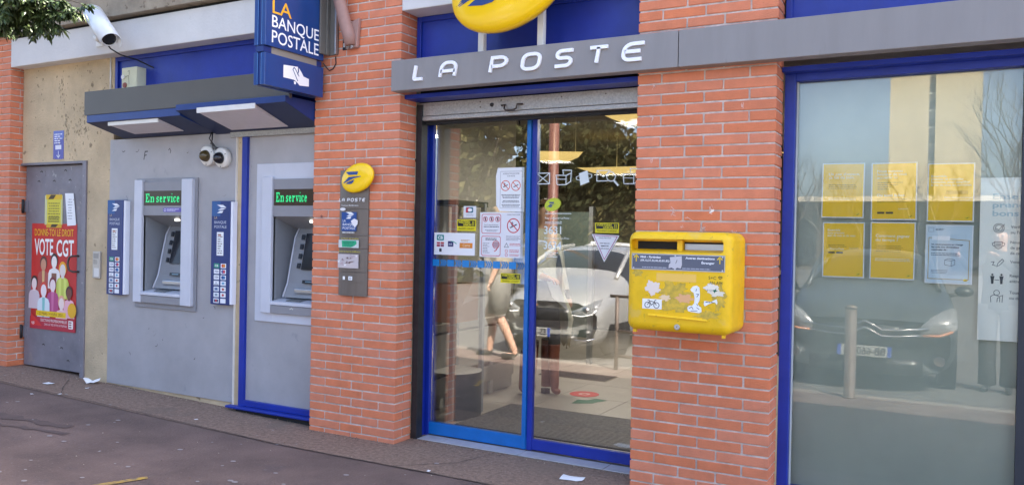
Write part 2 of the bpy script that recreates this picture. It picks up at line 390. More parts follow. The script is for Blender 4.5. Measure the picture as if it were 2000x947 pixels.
# ================================================================ brick pillars
_bk = {}
def brick_mesh(w, d, h):
    k = (round(w, 3), round(d, 3), round(h, 3))
    if k in _bk: return _bk[k]
    bm = bmesh.new(); bmesh.ops.create_cube(bm, size=1)
    for v in bm.verts: v.co = Vector((v.co.x*w, v.co.y*d, v.co.z*h))
    bmesh.ops.bevel(bm, geom=list(bm.edges), offset=.0028, segments=1, affect='EDGES')
    r = random.Random(len(_bk))
    for v in bm.verts: v.co += Vector((r.uniform(-1, 1), r.uniform(-1, 1), r.uniform(-1, 1)))*.0009
    me = bpy.data.meshes.new('brick'); bm.to_mesh(me); bm.free(); me.materials.append(MATS['brick']); _bk[k] = me
    return me
def pillar(label, x0, x1, ztop, parity, depth=.19, sides=(True, True), zbot=0., seed=0):
    r = random.Random(seed); J = .010
    core = MB(); core.box(x0+.006, x1-.006, .006, depth-.001, zbot-.15, ztop+.02, 'mortar')
    root = ob('brick_pillar', core, at=((x0+x1)/2, depth/2, zbot), label=label, cat='pillar')
    base = ORG[root.name]
    def put(xa, xb, ya, yb, za, zb):
        me = brick_mesh(xb-xa, yb-ya, zb-za)
        o = bpy.data.objects.new('brick', me); COL.objects.link(o); o.parent = root
        o.location = Vector(((xa+xb)/2+r.uniform(-.0008, .0008), (ya+yb)/2+r.uniform(-.0016, .0016), (za+zb)/2+r.uniform(-.0006, .0006)))-base
        o.rotation_euler = (r.uniform(-.004, .004), r.uniform(-.0025, .0025), r.uniform(-.004, .004))
    n = -1; w = x1-x0
    while True:
        za = .04+.06*n; zb = za+.06-J; n += 1
        if zb < zbot+.005: continue
        if za < zbot: za = zbot-.02
        if zb > ztop: break
        if (n-1+parity) % 2 == 0:        # row A: half, long, long, half
            e = .137; mid = (w-2*e-3*J)/2
            put(x0, x0+e, 0, depth, za, zb); put(x0+e+J, x0+e+J+mid, 0, .09, za, zb)
            put(x0+e+2*J+mid, x1-e-J, 0, .09, za, zb); put(x1-e, x1, 0, depth, za, zb)
        else:                            # row B: long, short, long; the side shows two headers
            e = .278
            put(x0, x0+e, 0, .09, za, zb); put(x0+e+J, x1-e-J, 0, .09, za, zb); put(x1-e, x1, 0, .09, za, zb)
            if sides[0]: put(x0, x0+.10, .10, depth, za, zb)
            if sides[1]: put(x1-.10, x1, .10, depth, za, zb)
    return root
pillar('red brick pillar with the grey sign panel between cash machine and glass door', -4.072, -3.311, 3.30, 1, seed=1)
pillar('red brick pillar with the yellow letterbox mounted on it', -1.620, -.842, 3.30, 0, seed=2)
pillar('red brick pillar beside the grey metal door', -8.62, -7.865, 3.42, 1, depth=.17, zbot=.094, seed=3)
pillar('red brick pillar at the far end of the poster window', 2.20, 2.96, 3.30, 0, sides=(True, False), seed=4)

# ================================================================ building shell
def part(name, boxes, m, at, bevel=0., **kw):
    b = MB()
    for q in boxes: b.box(*q, m)
    return ob(name, b, at=at, bevel=bevel, **kw)
part('rendered_wall', [(-7.86, -6.86, .12, .30, 2.036, 2.96), (-6.86, -6.50, .12, .30, .03, 2.96), (-4.962, -4.904, .116, .30, .01, 2.20), (-6.50, -4.962, .122, .20, .0, .105)],
     'render_beige', (-6.7, .2, .06), label='stained beige rendered wall round the metal door', cat='wall')
b = MB(); b.box(-7.862, -4.075, -.002, .30, 2.93, 3.195, 'beam_white')
ob('concrete_beam', b, at=(-6, .15, 2.93), bevel=.006, label='off-white concrete beam above the cash machines carrying the security camera', cat='beam')
b = MB(); b.box(-3.308, -1.623, -.002, .30, 2.938, 3.30, 'beam_white')
ob('concrete_beam', b, at=(-2.4, .15, 2.94), bevel=.006, label='off-white concrete beam behind the big yellow oval sign', cat='beam')
b = MB(); b.box(-.839, 2.197, -.002, .30, 2.938, 3.30, 'beam_white')
ob('concrete_beam', b, at=(.7, .15, 2.94), bevel=.006, label='off-white concrete beam above the poster window', cat='beam')
mat('shell_render', hexc('#b7ab98'), .9, var=.2, vscale=2, bump=.3, bscale=40)
b = MB()
b.box(-14, -4.075, -.055, .5, 3.225, 4.05, 'concrete_stain'); b.box(-4.075, 6, -.055, .5, 3.325, 4.05, 'concrete_stain')
b.box(-4.074, 6, .02, .5, 3.302, 3.324, 'dark_gap'); b.box(-14, -4.076, .03, .5, 3.197, 3.224, 'dark_gap')  # near-black strips paint the shadow line below the overhanging parapet
ob('parapet', b, at=(-4, .2, 3.2), label='stained concrete parapet band running along the top of the building', cat='parapet')
part('building_shell', [(-14, -8.63, .01, .3, -.1, 3.2), (2.97, 6, .01, .3, -.1, 3.3), (-14, -13.7, .31, 9, -.1, 4.0), (5.7, 6, .31, 9, -.1, 4.0), (-13.69, 5.69, 8.7, 9, -.1, 4.0), (-14, 6, .51, 9.02, 4.0, 4.1),
     (-13.69, -3.9, .62, .66, -.05, 3.99), (2.1, 5.69, .36, .40, -.05, 3.99), (-3.3, 2.2, .302, .34, 2.42, 3.99)],
     'shell_render', (-4, 4, 0), label='plain rendered side and rear walls with flat roof of the building', cat='building')
# mould blotches on the beige wall
b = MB(); rr = random.Random(21); F = wall(.12)
cl = [(rr.uniform(-7.35, -6.62), rr.uniform(2.30, 2.78), rr.uniform(.03, .09)) for q in range(12)]
for i in range(260):
    cx, cz, cr = cl[i % 12] if i < 200 else (-7.15, 2.4, .4); x = max(-7.75, min(-6.53, rr.gauss(cx, cr*.6))); z = min(2.90, rr.gauss(cz, cr)); s_ = rr.uniform(.002, .010); k = 9
    b.poly(F, [(x+s_*(.4+rr.random())*math.cos(6.283*j/k), z+s_*(.6+1.6*rr.random())*math.sin(6.283*j/k)) for j in range(k)], C(rr.choice(['#a08d6e', '#94815f', '#85734f', '#ad9a7a'])), .0006+.00001*i)
ob('mould_blotches', b, kind='stuff')
# blue infill panels above the openings
def blue_panel(x0, x1, z0, z1, y, label):
    b = MB(); b.box(x0, x1, y, y+.04, z0, z1, 'royal_blue')
    f = MB(); w = .035
    for q in ((x0, x0+w, z0, z1), (x1-w, x1, z0, z1), (x0+w, x1-w, z1-w, z1), (x0+w, x1-w, z0, z0+w)): f.box(q[0], q[1], y-.018, y, q[2], q[3], 'royal_blue')
    o = ob('blue_panel', b, at=((x0+x1)/2, y, z0), label=label, cat='panel'); ob('panel_frame', f, o, bevel=.003)
blue_panel(-6.50, -4.08, 2.38, 2.928, .14, 'dark blue panel above the cash machine canopy')
blue_panel(-3.305, -1.626, 2.44, 2.936, .19, 'blue panel behind the big yellow oval sign')
blue_panel(-.835, 2.195, 2.44, 2.936, .19, 'blue panel above the grey band over the poster window')

# ================================================================ grey fascia with raised letters
t = thing('shop_fascia', (-1, -.045, 2.38), 'long grey fascia band with white raised lettering over the glass door', 'sign')
for (x0, x1) in ((-3.322, -1.358), (-1.354, 1.2), (1.204, 3.2)):
    b = MB(); b.box(x0, x1, -.09, -.006, 2.382, 2.585, 'fascia_grey'); ob('panel', b, t, bevel=.003)
FL = wall(-.09)
def glyph(ch):
    """monoline rounded capitals in a 0..1 box, as strokes"""
    def arc(cx, cy, rx, ry, a0, a1, k=8): return [(cx+rx*math.cos(R(a0+(a1-a0)*i/k)), cy+ry*math.sin(R(a0+(a1-a0)*i/k))) for i in range(k+1)]
    if ch == 'L': return [[(0, 1), (0, .14)]+arc(.14, .14, .14, .14, 180, 270, 4)[1:]+[(1, 0)]]
    if ch == 'A': return [[(0, 0), (0, .55)]+arc(.42, .55, .42, .45, 180, 90, 6)[1:]+[(.62, 1)]+arc(.62, .62, .38, .38, 90, 0, 5)[1:]+[(1, 0)], [(0, .40), (1, .40)]]
    if ch == 'P': return [[(0, 0), (0, 1), (.60, 1)]+arc(.60, .70, .40, .30, 90, -90, 8)[1:]+[(.05, .40)]]
    if ch == 'O': return [arc(.36, .62, .36, .38, 180, 90, 5)+arc(.66, .66, .34, .34, 90, 0, 5)+arc(.64, .36, .36, .36, 0, -90, 5)+arc(.36, .36, .36, .36, 270, 180, 5)]
    if ch == 'S': return [[(1, 1), (.38, 1)]+arc(.30, .76, .28, .24, 90, 270, 6)+[(.66, .52)]+arc(.70, .26, .28, .26, 90, -90, 6)+[(0, 0)]]
    if ch == 'T': return [[(0, 1), (1, 1)], [(.5, 1), (.5, 0)]]
    if ch == 'E': return [[(1, 1), (.45, 1)]+arc(.42, .58, .42, .42, 90, 180, 5)[1:]+[(0, .36)]+arc(.36, .36, .36, .36, 180, 270, 5)[1:]+[(1, 0)], [(.06, .52), (.86, .52)]]
def monotext(mb, fr, ch, x0, x1, y0, y1, w, m, d, t, shear=.16):
    h = y1-y0
    for st in glyph(ch):
        pts = [(x0+w/2+(x1-x0-w-shear*h)*a+shear*(h*b), y0+w/2+(h-w)*b) for a, b in st]
        closed = ch == 'O'
        if closed: pts = pts[:-1]
        mb.line(fr, pts, w, m, d, closed=closed, t=t)
lw = mat('letter_white', hexc('#f2f2f6'), .35)
for ch, x0, x1 in (('L', -3.140, -3.035), ('A', -2.935, -2.788), ('P', -2.562, -2.420), ('O', -2.342, -2.190), ('S', -2.115, -1.977), ('T', -1.905, -1.758), ('E', -1.690, -1.538)):
    b = MB(); monotext(b, FL, ch, x0, x1, 2.434, 2.543, .0205, lw, .001, .014); ob('letter', b, t)

# ================================================================ yellow ovals with the bird emblem
def dome(mb, fr, cx, cy, a, b, rot, th, m, k=40, rings=9):
    """pillow-shaped oval: flat back, bulging front, rounded rim"""
    c, s = math.cos(rot), math.sin(rot)
    def P(u, v, d): return fr.p(cx+(u*a)*c-(v*b)*s, cy+(u*a)*s+(v*b)*c, d)
    vs_ = [P(0, 0, th)]; fs = []
    prof = [(math.sin(R(90*i/rings)), math.cos(R(90*i/rings))) for i in range(1, rings+1)]
    for q, h in prof:
        for j in range(k): vs_.append(P(q*math.cos(6.28318*j/k), q*math.sin(6.28318*j/k), th*(h**.75)))
    for j in range(k): fs.append((0, 1+j, 1+(j+1) % k))
    for i in range(rings-1):
        for j in range(k): q = (j+1) % k; fs.append((1+i*k+j, 1+(i+1)*k+j, 1+(i+1)*k+q, 1+i*k+q))
    n = len(vs_)
    for j in range(k): vs_.append(P(math.cos(6.28318*j/k)*.985, math.sin(6.28318*j/k)*.985, -th*.22))
    for j in range(k): q = (j+1) % k; fs.append((n-k+j, n+j, n+q, n-k+q))
    fs.append(tuple(range(n+k-1, n-1, -1)))
    mb.add(vs_, fs, m, True)
BIRD = [[(-.62, .40), (.30, .41), (.24, .19), (-.36, .185), (-.46, .27)],
        [(-.34, .055), (.74, .125), (.30, .06), (-.10, -.10), (-.50, -.28), (-.99, -.46), (-.62, -.20)],
        [(-.60, -.40), (-.40, -.28), (.06, -.12), (-.02, -.30), (-.14, -.40), (-.32, -.43)]]
def bird(mb, fr, cx, cy, a, b, rot, th, m, off=.0015):
    """emblem that follows the bulge: each polygon is cut into strips and laid on the dome"""
    def zof(u, v): return th*(math.sqrt(max(0., 1-u*u-v*v))**.75)
    for pts in BIRD:
        P = [Vector(p) for p in pts]; ce = sum(P, Vector((0, 0)))/len(P)
        # fan of small quads from the outline to the centre
        n = len(P); O = []
        for i in range(n):
            for k in range(5): O.append(P[i].lerp(P[(i+1) % n], k/5))
        vs_ = []; fs = []; q = len(O); rgs = 5
        for g in range(rgs+1):
            for p in O:
                w = ce.lerp(p, 1-g/rgs); x, y = w.x*a, w.y*b
                # emblem is drawn upright, the oval is rotated: move into the oval's axes for the height
                c, s = math.cos(-rot), math.sin(-rot); ux, uy = (x*c-y*s)/a, (x*s+y*c)/b
                vs_.append(fr.p(cx+x, cy+y, zof(ux, uy)+off))
        for g in range(rgs):
            for j in range(q): k = (j+1) % q; fs.append((g*q+j, g*q+k, (g+1)*q+k, (g+1)*q+j))
        mb.add(vs_, fs, m)
ROT = R(17.7)
t = thing('oval_logo_sign', (-2.40, -.02, 2.59), 'large yellow oval sign with blue bird emblem standing on the grey fascia', 'sign')
b = MB(); dome(b, wall(-.15), -2.40, 2.965, .1425*2.87, .098*2.87, ROT, .105, 'yellow_gloss', 64, 14); ob('oval', b, t, smooth=True)
b = MB(); bird(b, wall(-.15), -2.40, 2.965, .1425*2.87*.98, .098*2.87*1.2, ROT, .105, C('#26437e', .35), .003); ob('bird_emblem', b, t)
for x in (-2.695, -2.268):
    b = MB(); b.box(x-.021, x+.021, .02, .06, 2.587, 3.05, 'white_plastic'); b.box(x-.010, x+.010, -.14, .02, 2.95, 2.98, 'white_plastic'); ob('support_post', b, t, bevel=.003)
# ================================================================ grey wall panels, cash machines
def framed_panel(x0, x1, z0, z1, y, hole, m='panel_grey', t=.012):
    hx0, hx1, hz0, hz1 = hole; b = MB()
    for q in ((x0, hx0, z0, z1), (hx1, x1, z0, z1), (hx0, hx1, z0, hz0), (hx0, hx1, hz1, z1)):
        if q[1]-q[0] > .001: b.box(q[0], q[1], y, y+t, q[2], q[3], m)
    return b
screws = MB()
p1 = ob('wall_panel', framed_panel(-6.53, -4.967, .075, 2.205, .11, (-6.05, -5.54, .85, 1.66)), at=(-5.75, .11, .08), label='scuffed grey metal wall panel holding the cash machine with two card boards', cat='panel')
for x, z in ((-6.50, .45), (-6.50, 1.2), (-6.49, 2.1), (-5.0, .12), (-5.0, .6), (-5.0, 1.45), (-5.7, .10)): b = MB(); b.lathe((x, .11, z), (0, -1, 0), [(.006, 0), (.005, .003)], 'alu', 8); ob('screw', b, p1)
p2 = ob('wall_panel', framed_panel(-4.848, -4.076, .112, 2.165, .125, (-4.63, -4.09, .86, 1.64)), at=(-4.5, .125, .11), label='grey metal wall panel in blue frame beside the brick pillar', cat='panel')
b = MB(); b.box(-4.904, -4.848, .10, .15, .055, 2.19, 'royal_blue'); b.box(-4.848, -4.076, .10, .15, .066, .112, 'royal_blue'); ob('blue_frame', b, p2, bevel=.003)
b = MB(); b.box(-4.985, -4.076, .045, .10, .048, .066, 'royal_blue'); b.box(-4.90, -4.076, .075, .10, .006, .048, 'dark_gap'); ob('sill', b, p2, bevel=.004)  # near-black filler under the sill has its shadow put into the colour
b = MB(); b.box(-4.967, -4.962, .098, .12, .03, 2.19, 'white_plastic'); ob('edge_strip', b, p1)
b = MB(); b.box(-5.02, -4.075, .085, .118, 2.165, 2.205, 'galva'); ob('top_rail', b, p2)
b = MB(); rr = random.Random(5)       # scuffs and scratches in the paint
for i in range(26):
    x = rr.uniform(-6.45, -5.0); z = rr.uniform(.25, 2.15)
    if -6.2 < x < -5.35 and .7 < z < 1.9: continue
    a = rr.uniform(-.5, 1.8); l = rr.uniform(.01, .05); b.line(wall(.11), [(x, z), (x+l*math.cos(a)*.5, z+l*math.sin(a)*.5), (x+l*math.cos(a+.5), z+l*math.sin(a+.5))], .003+.004*rr.random(), C(rr.choice(['#5c5a58', '#74706c', '#8d8a88'])), .0007)
b.line(wall(.11), [(-6.08, 2.02), (-6.065, 2.09), (-6.03, 2.09)], .009, C('#3a3835'), .0007); b.line(wall(.11), [(-6.075, 2.055), (-6.045, 2.06)], .008, C('#3a3835'), .0007)
b.line(wall(.11), [(-5.77, 2.09), (-5.755, 2.105), (-5.74, 2.085), (-5.75, 2.065)], .006, C('#4a4845'), .0007)
ob('scuff_marks', b, p1)

LED = {'E': ["111111110", "011000110", "011000010", "011010000", "011110000", "011010000", "011000010", "011000110", "111111110"],
 'n': ["11101110", "01110011", "01100011", "01100011", "01100011", "11110111"], 's': ["011110", "110010", "111000", "001110", "100110", "111100"],
 'e': ["011100", "110110", "111110", "110000", "110010", "011100"], 'r': ["1110110", "0111110", "0110000", "0110000", "0110000", "1111000"],
 'v': ["1110111", "0110010", "0110010", "0011100", "0011100", "0001000"], 'i': ["0110", "0000", "0000", "1110", "0110", "0110", "0110", "0110", "1111"],
 'c': ["011110", "110010", "110000", "110000", "110010", "011100"]}
def led_text(mb, fr, st, x0, x1, y0, h, m, d):
    cols = 0; lay = []
    for ch in st:
        if ch == ' ': cols += 4; continue
        lay.append((ch, cols)); cols += len(LED[ch][0])+1
    px = (x1-x0)/cols; py = h/9
    for ch, c0 in lay:
        rows = LED[ch]; n = len(rows)
        for i, rw in enumerate(rows):
            for j, q in enumerate(rw):
                if q == '1': mb.rect(fr, x0+(c0+j)*px, x0+(c0+j+.97)*px, y0+(n-1-i)*py, y0+(n-.03-i)*py, m, d)
mat('atm_grey', hexc('#8f8f94'), .45, var=.07, vscale=8); mat('atm_light', hexc('#c9ccd6'), .38, var=.05, vscale=6)
mat('atm_inner', hexc('#8f9297'), .45, var=.06, vscale=8); mat('screen_dark', (.02, .022, .028), .12)
mat('led_green', (.02, .35, .12), .4, emit=(.03, 1, .32), es=.13)
mat('led_back', (.055, .035, .02), .3, var=.3, vscale=60)
def atm(label, X, Y, right, plate, zb=.0):
    """X: left edge of left fin; right fin optional; plate: (x0,x1,z0,z1,material)"""
    t = thing('cash_machine', (X+.36, Y-.02, .77), label, 'cash machine')
    x0, x1, z0, z1, pm = plate; cx0, cx1, cz0, cz1 = X+.10, X+.59 if right else -4.09, .93, 1.545
    b = framed_panel(x0, x1, z0, z1, Y-.016, (cx0, cx1, cz0-.06, cz1+.07), pm, .014); ob('surround', b, t, bevel=.002)
    F = wall(Y-.03)
    b = MB(); b.box(X, X+.10, Y-.045, Y-.002, .81, 1.845, 'atm_light'); ob('side_fin', b, t, bevel=.004)
    if right: b = MB(); b.box(X+.59, X+.715, Y-.045, Y-.002, .81, 1.845, 'atm_light'); ob('side_fin', b, t, bevel=.004)
    b = MB(); b.box(cx0, cx1, Y-.03, Y+.10, cz1, 1.83, 'atm_grey'); h = ob('header', b, t, bevel=.003)
    b = MB(); b.rect(F, cx0+.012, cx1-.012, 1.628, 1.752, 'led_back', .0012); d = ob('display', b, h)
    b = MB(); led_text(b, F, 'En service', cx0+.034, cx1-(.026 if right else .118), 1.656, .072, 'led_green', .003); ob('lettering', b, h)
    if right:
        b = MB(); b.rrect(F, cx1-.235, cx1-.01, 1.575, 1.61, .012, C('#6a5fb0'), .001); b.bars(F, cx1-.19, cx1-.03, 1.582, 1.603, 2, C('#e8e6f5'), .0018, 3); b.ring(F, cx1-.212, 1.592, .012, .004, C('#e8e6f5'), .0018, 14); ob('sticker', b, h)
    # recess: left wall, ceiling, back, sloped console
    b = MB(); D = .25
    b.add([(cx0, Y-.02, cz0-.05), (cx0, Y+D, cz0-.05), (cx0, Y+D, cz1+.02), (cx0, Y-.02, cz1)], [(0,1,2,3)], 'atm_inner')
    b.add([(cx1, Y-.02, cz0-.05), (cx1, Y+D, cz0-.05), (cx1, Y+D, cz1+.02), (cx1, Y-.02, cz1)], [(3,2,1,0)], 'atm_inner')
    b.add([(cx0, Y-.02, cz1+.001), (cx0, Y+D, cz1-.10), (cx1, Y+D, cz1-.10), (cx1, Y-.02, cz1+.001)], [(0,1,2,3)], 'atm_inner')
    b.add([(cx0, Y+D, cz0-.05), (cx1, Y+D, cz0-.05), (cx1, Y+D, cz1), (cx0, Y+D, cz1)], [(3,2,1,0)], 'atm_inner'); ob('recess', b, t)
    # console: side cheek with curved front edge, screen plane, card slot
    prof = [(Y+.05, cz0), (Y+.10, cz0+.11), (Y+.135, cz0+.28), (Y+.175, cz0+.46), (Y+.235, cz0+.56)]
    b = MB(); q0, q1 = cx0+.045, cx1-.004; v = []
    for y, z in prof: v += [(q0, y, z), (q1, y, z)]
    n = len(prof); b.add(v, [(2*i, 2*i+1, 2*i+3, 2*i+2) for i in range(n-1)], 'atm_inner')
    v = [(q0, y, z) for y, z in prof]+[(q0, Y+D-.002, cz0+.56), (q0, Y+D-.002, cz0)]; b.add(v, [tuple(range(len(v)))[::-1]], 'atm_light')
    co = ob('console', b, t)
    b = MB(); b.tube([(q0-.002, y-.004, z) for y, z in prof], .007, 'atm_light', 6); ob('console_edge', b, t)
    S = Fr((q0, Y+.112, cz0+.16), (1, 0, 0), (0, .17, .79))
    b = MB(); b.rect(S, .12, q1-q0-.02, .05, .335, 'screen_dark', .012, .004); ob('screen', b, t)
    for i in range(4):
        b = MB(); b.rect(S, .075, .105, .06+i*.075, .06+i*.075+.040, C('#2c3138', .35), .012, .006); ob('button', b, t)
    b = MB(); b.rect(S, .16, .30, -.055, -.030, C('#22252a', .3), .018, .005); b.rect(S, .19, .27, -.047, -.037, C('#6d8896', .3), .0235); ob('card_reader', b, t)
    b = MB(); b.box(q0+.11, min(q0+.36, q1), Y+.045, Y+.11, cz0+.035, cz0+.072, 'alu'); ob('cash_slot', b, t, bevel=.008)
    b = MB(); b.rect(S, .25, .34, .40, .48, C('#d8dbe0'), -.01, .012); ob('notice', b, t)
    b = MB(); b.hexa([(cx0, Y-.05, cz0-.055), (cx1, Y-.05, cz0-.055), (cx1, Y+D-.01, cz0-.03), (cx0, Y+D-.01, cz0-.03), (cx0, Y-.05, cz0-.03), (cx1, Y-.05, cz0-.03), (cx1, Y+D-.01, cz0+.012), (cx0, Y+D-.01, cz0+.012)], 'atm_light'); sh = ob('shelf', b, t, bevel=.003)
    b = MB(); K = Fr((cx0+.14, Y-.02, cz0-.024), (1, 0, 0), (0, 1, .11))
    for i in range(4):
        for j in range(4): b.rect(K, i*.036, i*.036+.028, j*.026, j*.026+.019, C('#6f7274', .35), .002, .006)
    ob('keypad', b, t)
    b = MB(); b.box(cx0, cx1, Y-.042, Y-.004, .81, cz0-.058, 'atm_grey'); ob('apron', b, t, bevel=.003)
    if not right: b = MB(); b.line(F, [(cx0+.2, .85), (cx0+.22, .86), (cx0+.235, .85)], .008, C('#c9c9c4'), .013); ob('scuff', b, t)
    b = MB(); b.lathe((cx0+.32, Y+.06, cz1-.035), (0, .1, -1), [(.022, -.01), (.022, .006), (.012, .008)], mat('lamp_on', (.9, .9, .85), .4, emit=(1, .95, .85), es=.6), 12); ob('recess_lamp', b, t)
    return t
atm('grey cash machine with two white side fins between the two navy card boards', -6.14, .11, True, (-6.15, -5.395, .768, 1.857, 'atm_grey'))
atm('cash machine in white surround partly behind the brick pillar', -4.66, .125, False, (-4.748, -4.077, .74, 1.95, 'atm_light'))

# ---------------------------------------------------------------- navy boards with accepted cards
def bird_flat(mb, fr, cx, cy, w, m, d):
    """white bird emblem of the bank: three slanted bars"""
    for pts in ([(-.5, .42), (.12, .42), (.5, .13), (-.06, .13)], [(-.10, .06), (.46, .06), (.12, -.10), (-.42, -.14)], [(-.5, -.44), (-.16, -.20), (.18, -.20), (.04, -.44)]):
        mb.poly(fr, [(cx+x*w, cy+y*w*.72) for x, y in pts], m, d)
CARDS = [('#2a8f7c', '#1c5fa0'), ('#e9e9ee', '#d2402c'), ('#e9ecf2', '#28367c'), ('#c7445a', '#3c5a9c'), ('#e9ecf2', '#28367c'), ('#2f6ea8', '#1f3f86'), ('#e9ecf2', '#1f2f60'), ('#d4d9e2', '#5aa0c4'), ('#a7b8cc', '#3b5c94'), ('#e4dede', '#a8403c'), ('#cbd6de', '#7f92a4'), ('#e9e6e6', '#b8343c'), ('#33506c', '#b84050'), ('#e9ecf2', '#dfe2e8')]
def card_board(x0, x1, z0, z1, label, seed):
    y = .055; t = thing('card_board', ((x0+x1)/2, .1, z0), label, 'board', 'navy card boards by the cash machine')
    w = x1-x0; h = z1-z0; F = wall(y)
    b = MB(); b.box(x0, x1-.030, y, .108, z0, z1, 'navy'); ob('board', b, t, bevel=.003)
    b = MB(); b.box(x1-.029, x1-.006, y+.008, .108, z0+.006, z1-.006, mat('light_strip', hexc('#f0f2fa'), .4)); ob('side_strip', b, t)
    b = MB(); wh = C('#e8ebf2')
    b.rect(F, x0+.004, x0+.10, z1-.12, z1-.004, C('#2c5a94'), .0008); bird_flat(b, F, x0+.115, z1-.062, .105, wh, .0016)
    for i, s in enumerate(('LA', 'BANQUE', 'POSTALE')): b.text(F, s, x0+.035, z1-.142-i*.036, .021, C('#c9b48a') if i == 0 else C('#cfd6e4'), .0014, w=.030 if i == 0 else .128+.004*i)
    ob('lettering', b, t)
    b = MB(); b.rect(F, x0+.065, x1-.095, z1-.43, z1-.245, 'white_paper', .001, .001); b.bars(F, x0+.075, x1-.105, z1-.42, z1-.255, 9, C('#98928c'), .0026, seed); b.rect(F, x0+.08, x1-.12, z1-.275, z1-.268, C('#c46a4a'), .003); ob('notice', b, t)
    for i in range(14):
        r, c = divmod(i, 2); cx = x0+.037+c*.076; cz = z1-.492-r*.046; a, k = CARDS[i]
        b = MB(); b.rrect(F, cx, cx+.060, cz-.036, cz, .004, C('#e9ecf2'), .001)
        if i in (1, 5, 3): b.ell(F, cx+.022, cz-.018, .014, .014, C(k), .0016, k=14); b.ell(F, cx+.038, cz-.018, .014, .014, C('#e08a30' if i == 1 else a), .0017, k=14)
        elif i in (2, 4): b.text(F, 'VISA', cx+.007, cz-.025, .015, C(k), .0016, w=.046, bold=.01, shear=.2)
        elif i == 6: b.text(F, 'V', cx+.02, cz-.024, .015, C(k), .0016, bold=.02); b.rect(F, cx+.006, cx+.054, cz-.033, cz-.027, C(k), .0016)
        elif i == 0: b.rect(F, cx, cx+.060, cz-.036, cz, C('#2a8f7c'), .0014); b.text(F, 'CB', cx+.012, cz-.026, .016, C('#f0f4f4'), .002, w=.036, bold=.02)
        elif i == 13: pass
        else: b.rect(F, cx+.006, cx+.054, cz-.030, cz-.008, C(a), .0014); b.ell(F, cx+.03, cz-.018, .012, .010, C(k), .002, k=12)
        ob('card_logo', b, t)
    return t
card_board(-6.478, -6.240, .858, 1.676, 'navy card board next to the beige wall', 1)
card_board(-5.180, -4.945, .846, 1.663, 'navy card board next to the blue frame of the second cash machine', 2)

# ---------------------------------------------------------------- canopy with two light boxes
t = thing('canopy', (-5.2, .1, 2.2), 'grey and blue canopy with two light panels above the cash machines', 'canopy')
b = MB(); b.box(-6.362, -4.076, -.25, -.225, 2.362, 2.557, mat('canopy_grey', hexc('#585652'), .5, var=.06, vscale=4)); ob('fascia', b, t, bevel=.002)
b = MB(); b.box(-6.35, -4.08, -.224, .109, 2.52, 2.545, 'canopy_grey'); ob('top_plate', b, t)
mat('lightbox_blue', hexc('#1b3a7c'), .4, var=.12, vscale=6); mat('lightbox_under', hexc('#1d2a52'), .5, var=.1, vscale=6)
mat('diffuser', hexc('#cfcad0'), .35, var=.06, vscale=14)
def lightbox(x0, x1, yf, zt, zf, zbk):
    b = MB(); v = [(x0, yf, zf), (x1, yf, zf), (x1, .108, zbk), (x0, .108, zbk), (x0, yf, zt), (x1, yf, zt), (x1, .108, zt), (x0, .108, zt)]
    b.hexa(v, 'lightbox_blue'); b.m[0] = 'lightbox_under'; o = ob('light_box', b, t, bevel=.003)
    return o
def lamp_panel(o, x0, x1, ya, yb, yf, zf, zbk, rings):
    def zz(y): return zf+(zbk-zf)*(y-yf)/(.108-yf)
    b = MB(); th = .022
    b.hexa([(x0, ya, zz(ya)-th), (x1, ya, zz(ya)-th), (x1, yb, zz(yb)-.004), (x0, yb, zz(yb)-.004), (x0, ya, zz(ya)+.01), (x1, ya, zz(ya)+.01), (x1, yb, zz(yb)+.006), (x0, yb, zz(yb)+.006)], 'diffuser')
    p = ob('light_panel', b, o)
    b = MB(); b.box(x0-.005, x1+.005, ya-.012, ya, zz(ya)-th-.004, zz(ya)+.012, 'white_plastic'); ob('panel_lip', b, o)
o1 = lightbox(-6.335, -5.20, -.245, 2.362, 2.300, 2.208)
lamp_panel(o1, -6.08, -5.48, -.215, .02, -.245, 2.300, 2.208, 0)
o2 = lightbox(-5.198, -4.08, -.285, 2.375, 2.330, 2.196)
lamp_panel(o2, -4.96, -4.37, -.275, .045, -.285, 2.330, 2.196, 2)

# ---------------------------------------------------------------- dome cameras under the canopy
def dome_cam(x, z, tint, label, aim):
    t = thing('dome_camera', (x, .11, z), label, 'camera'); ax = Vector(aim)
    b = MB(); b.lathe((x, .108, z), ax, [(.075, 0), (.080, .006), (.080, .040), (.073, .048), (.046, .050)], 'white_plastic', 28); ob('housing', b, t)
    b = MB(); b.lathe(Vector((x, .108, z))+ax.normalized()*.048, ax, [(.047*math.cos(R(a)), .060*math.sin(R(a))) for a in (0, 15, 30, 45, 60, 75, 88)], tint, 24); ob('dome', b, t)
    for a in (40, 160, 280):
        b = MB()
        u = ax.orthogonal().normalized(); w = ax.normalized().cross(u); q = Vector((x, .108, z))+ax.normalized()*.048+(u*math.cos(R(a))+w*math.sin(R(a)))*.068
        b.lathe(q, ax, [(.005, 0), (.004, .002)], 'black_metal', 8); ob('screw', b, t)
dome_cam(-5.262, 2.030, mat('dome_amber', (.085, .062, .022), .12, spec=.6), 'white dome camera with amber tinted dome under the canopy', (.02, -1, -.12))
dome_cam(-5.100, 2.010, mat('dome_black', (.012, .012, .016), .1, spec=.6), 'white dome camera with black dome under the canopy', (-.02, -1, -.14))
b = MB()
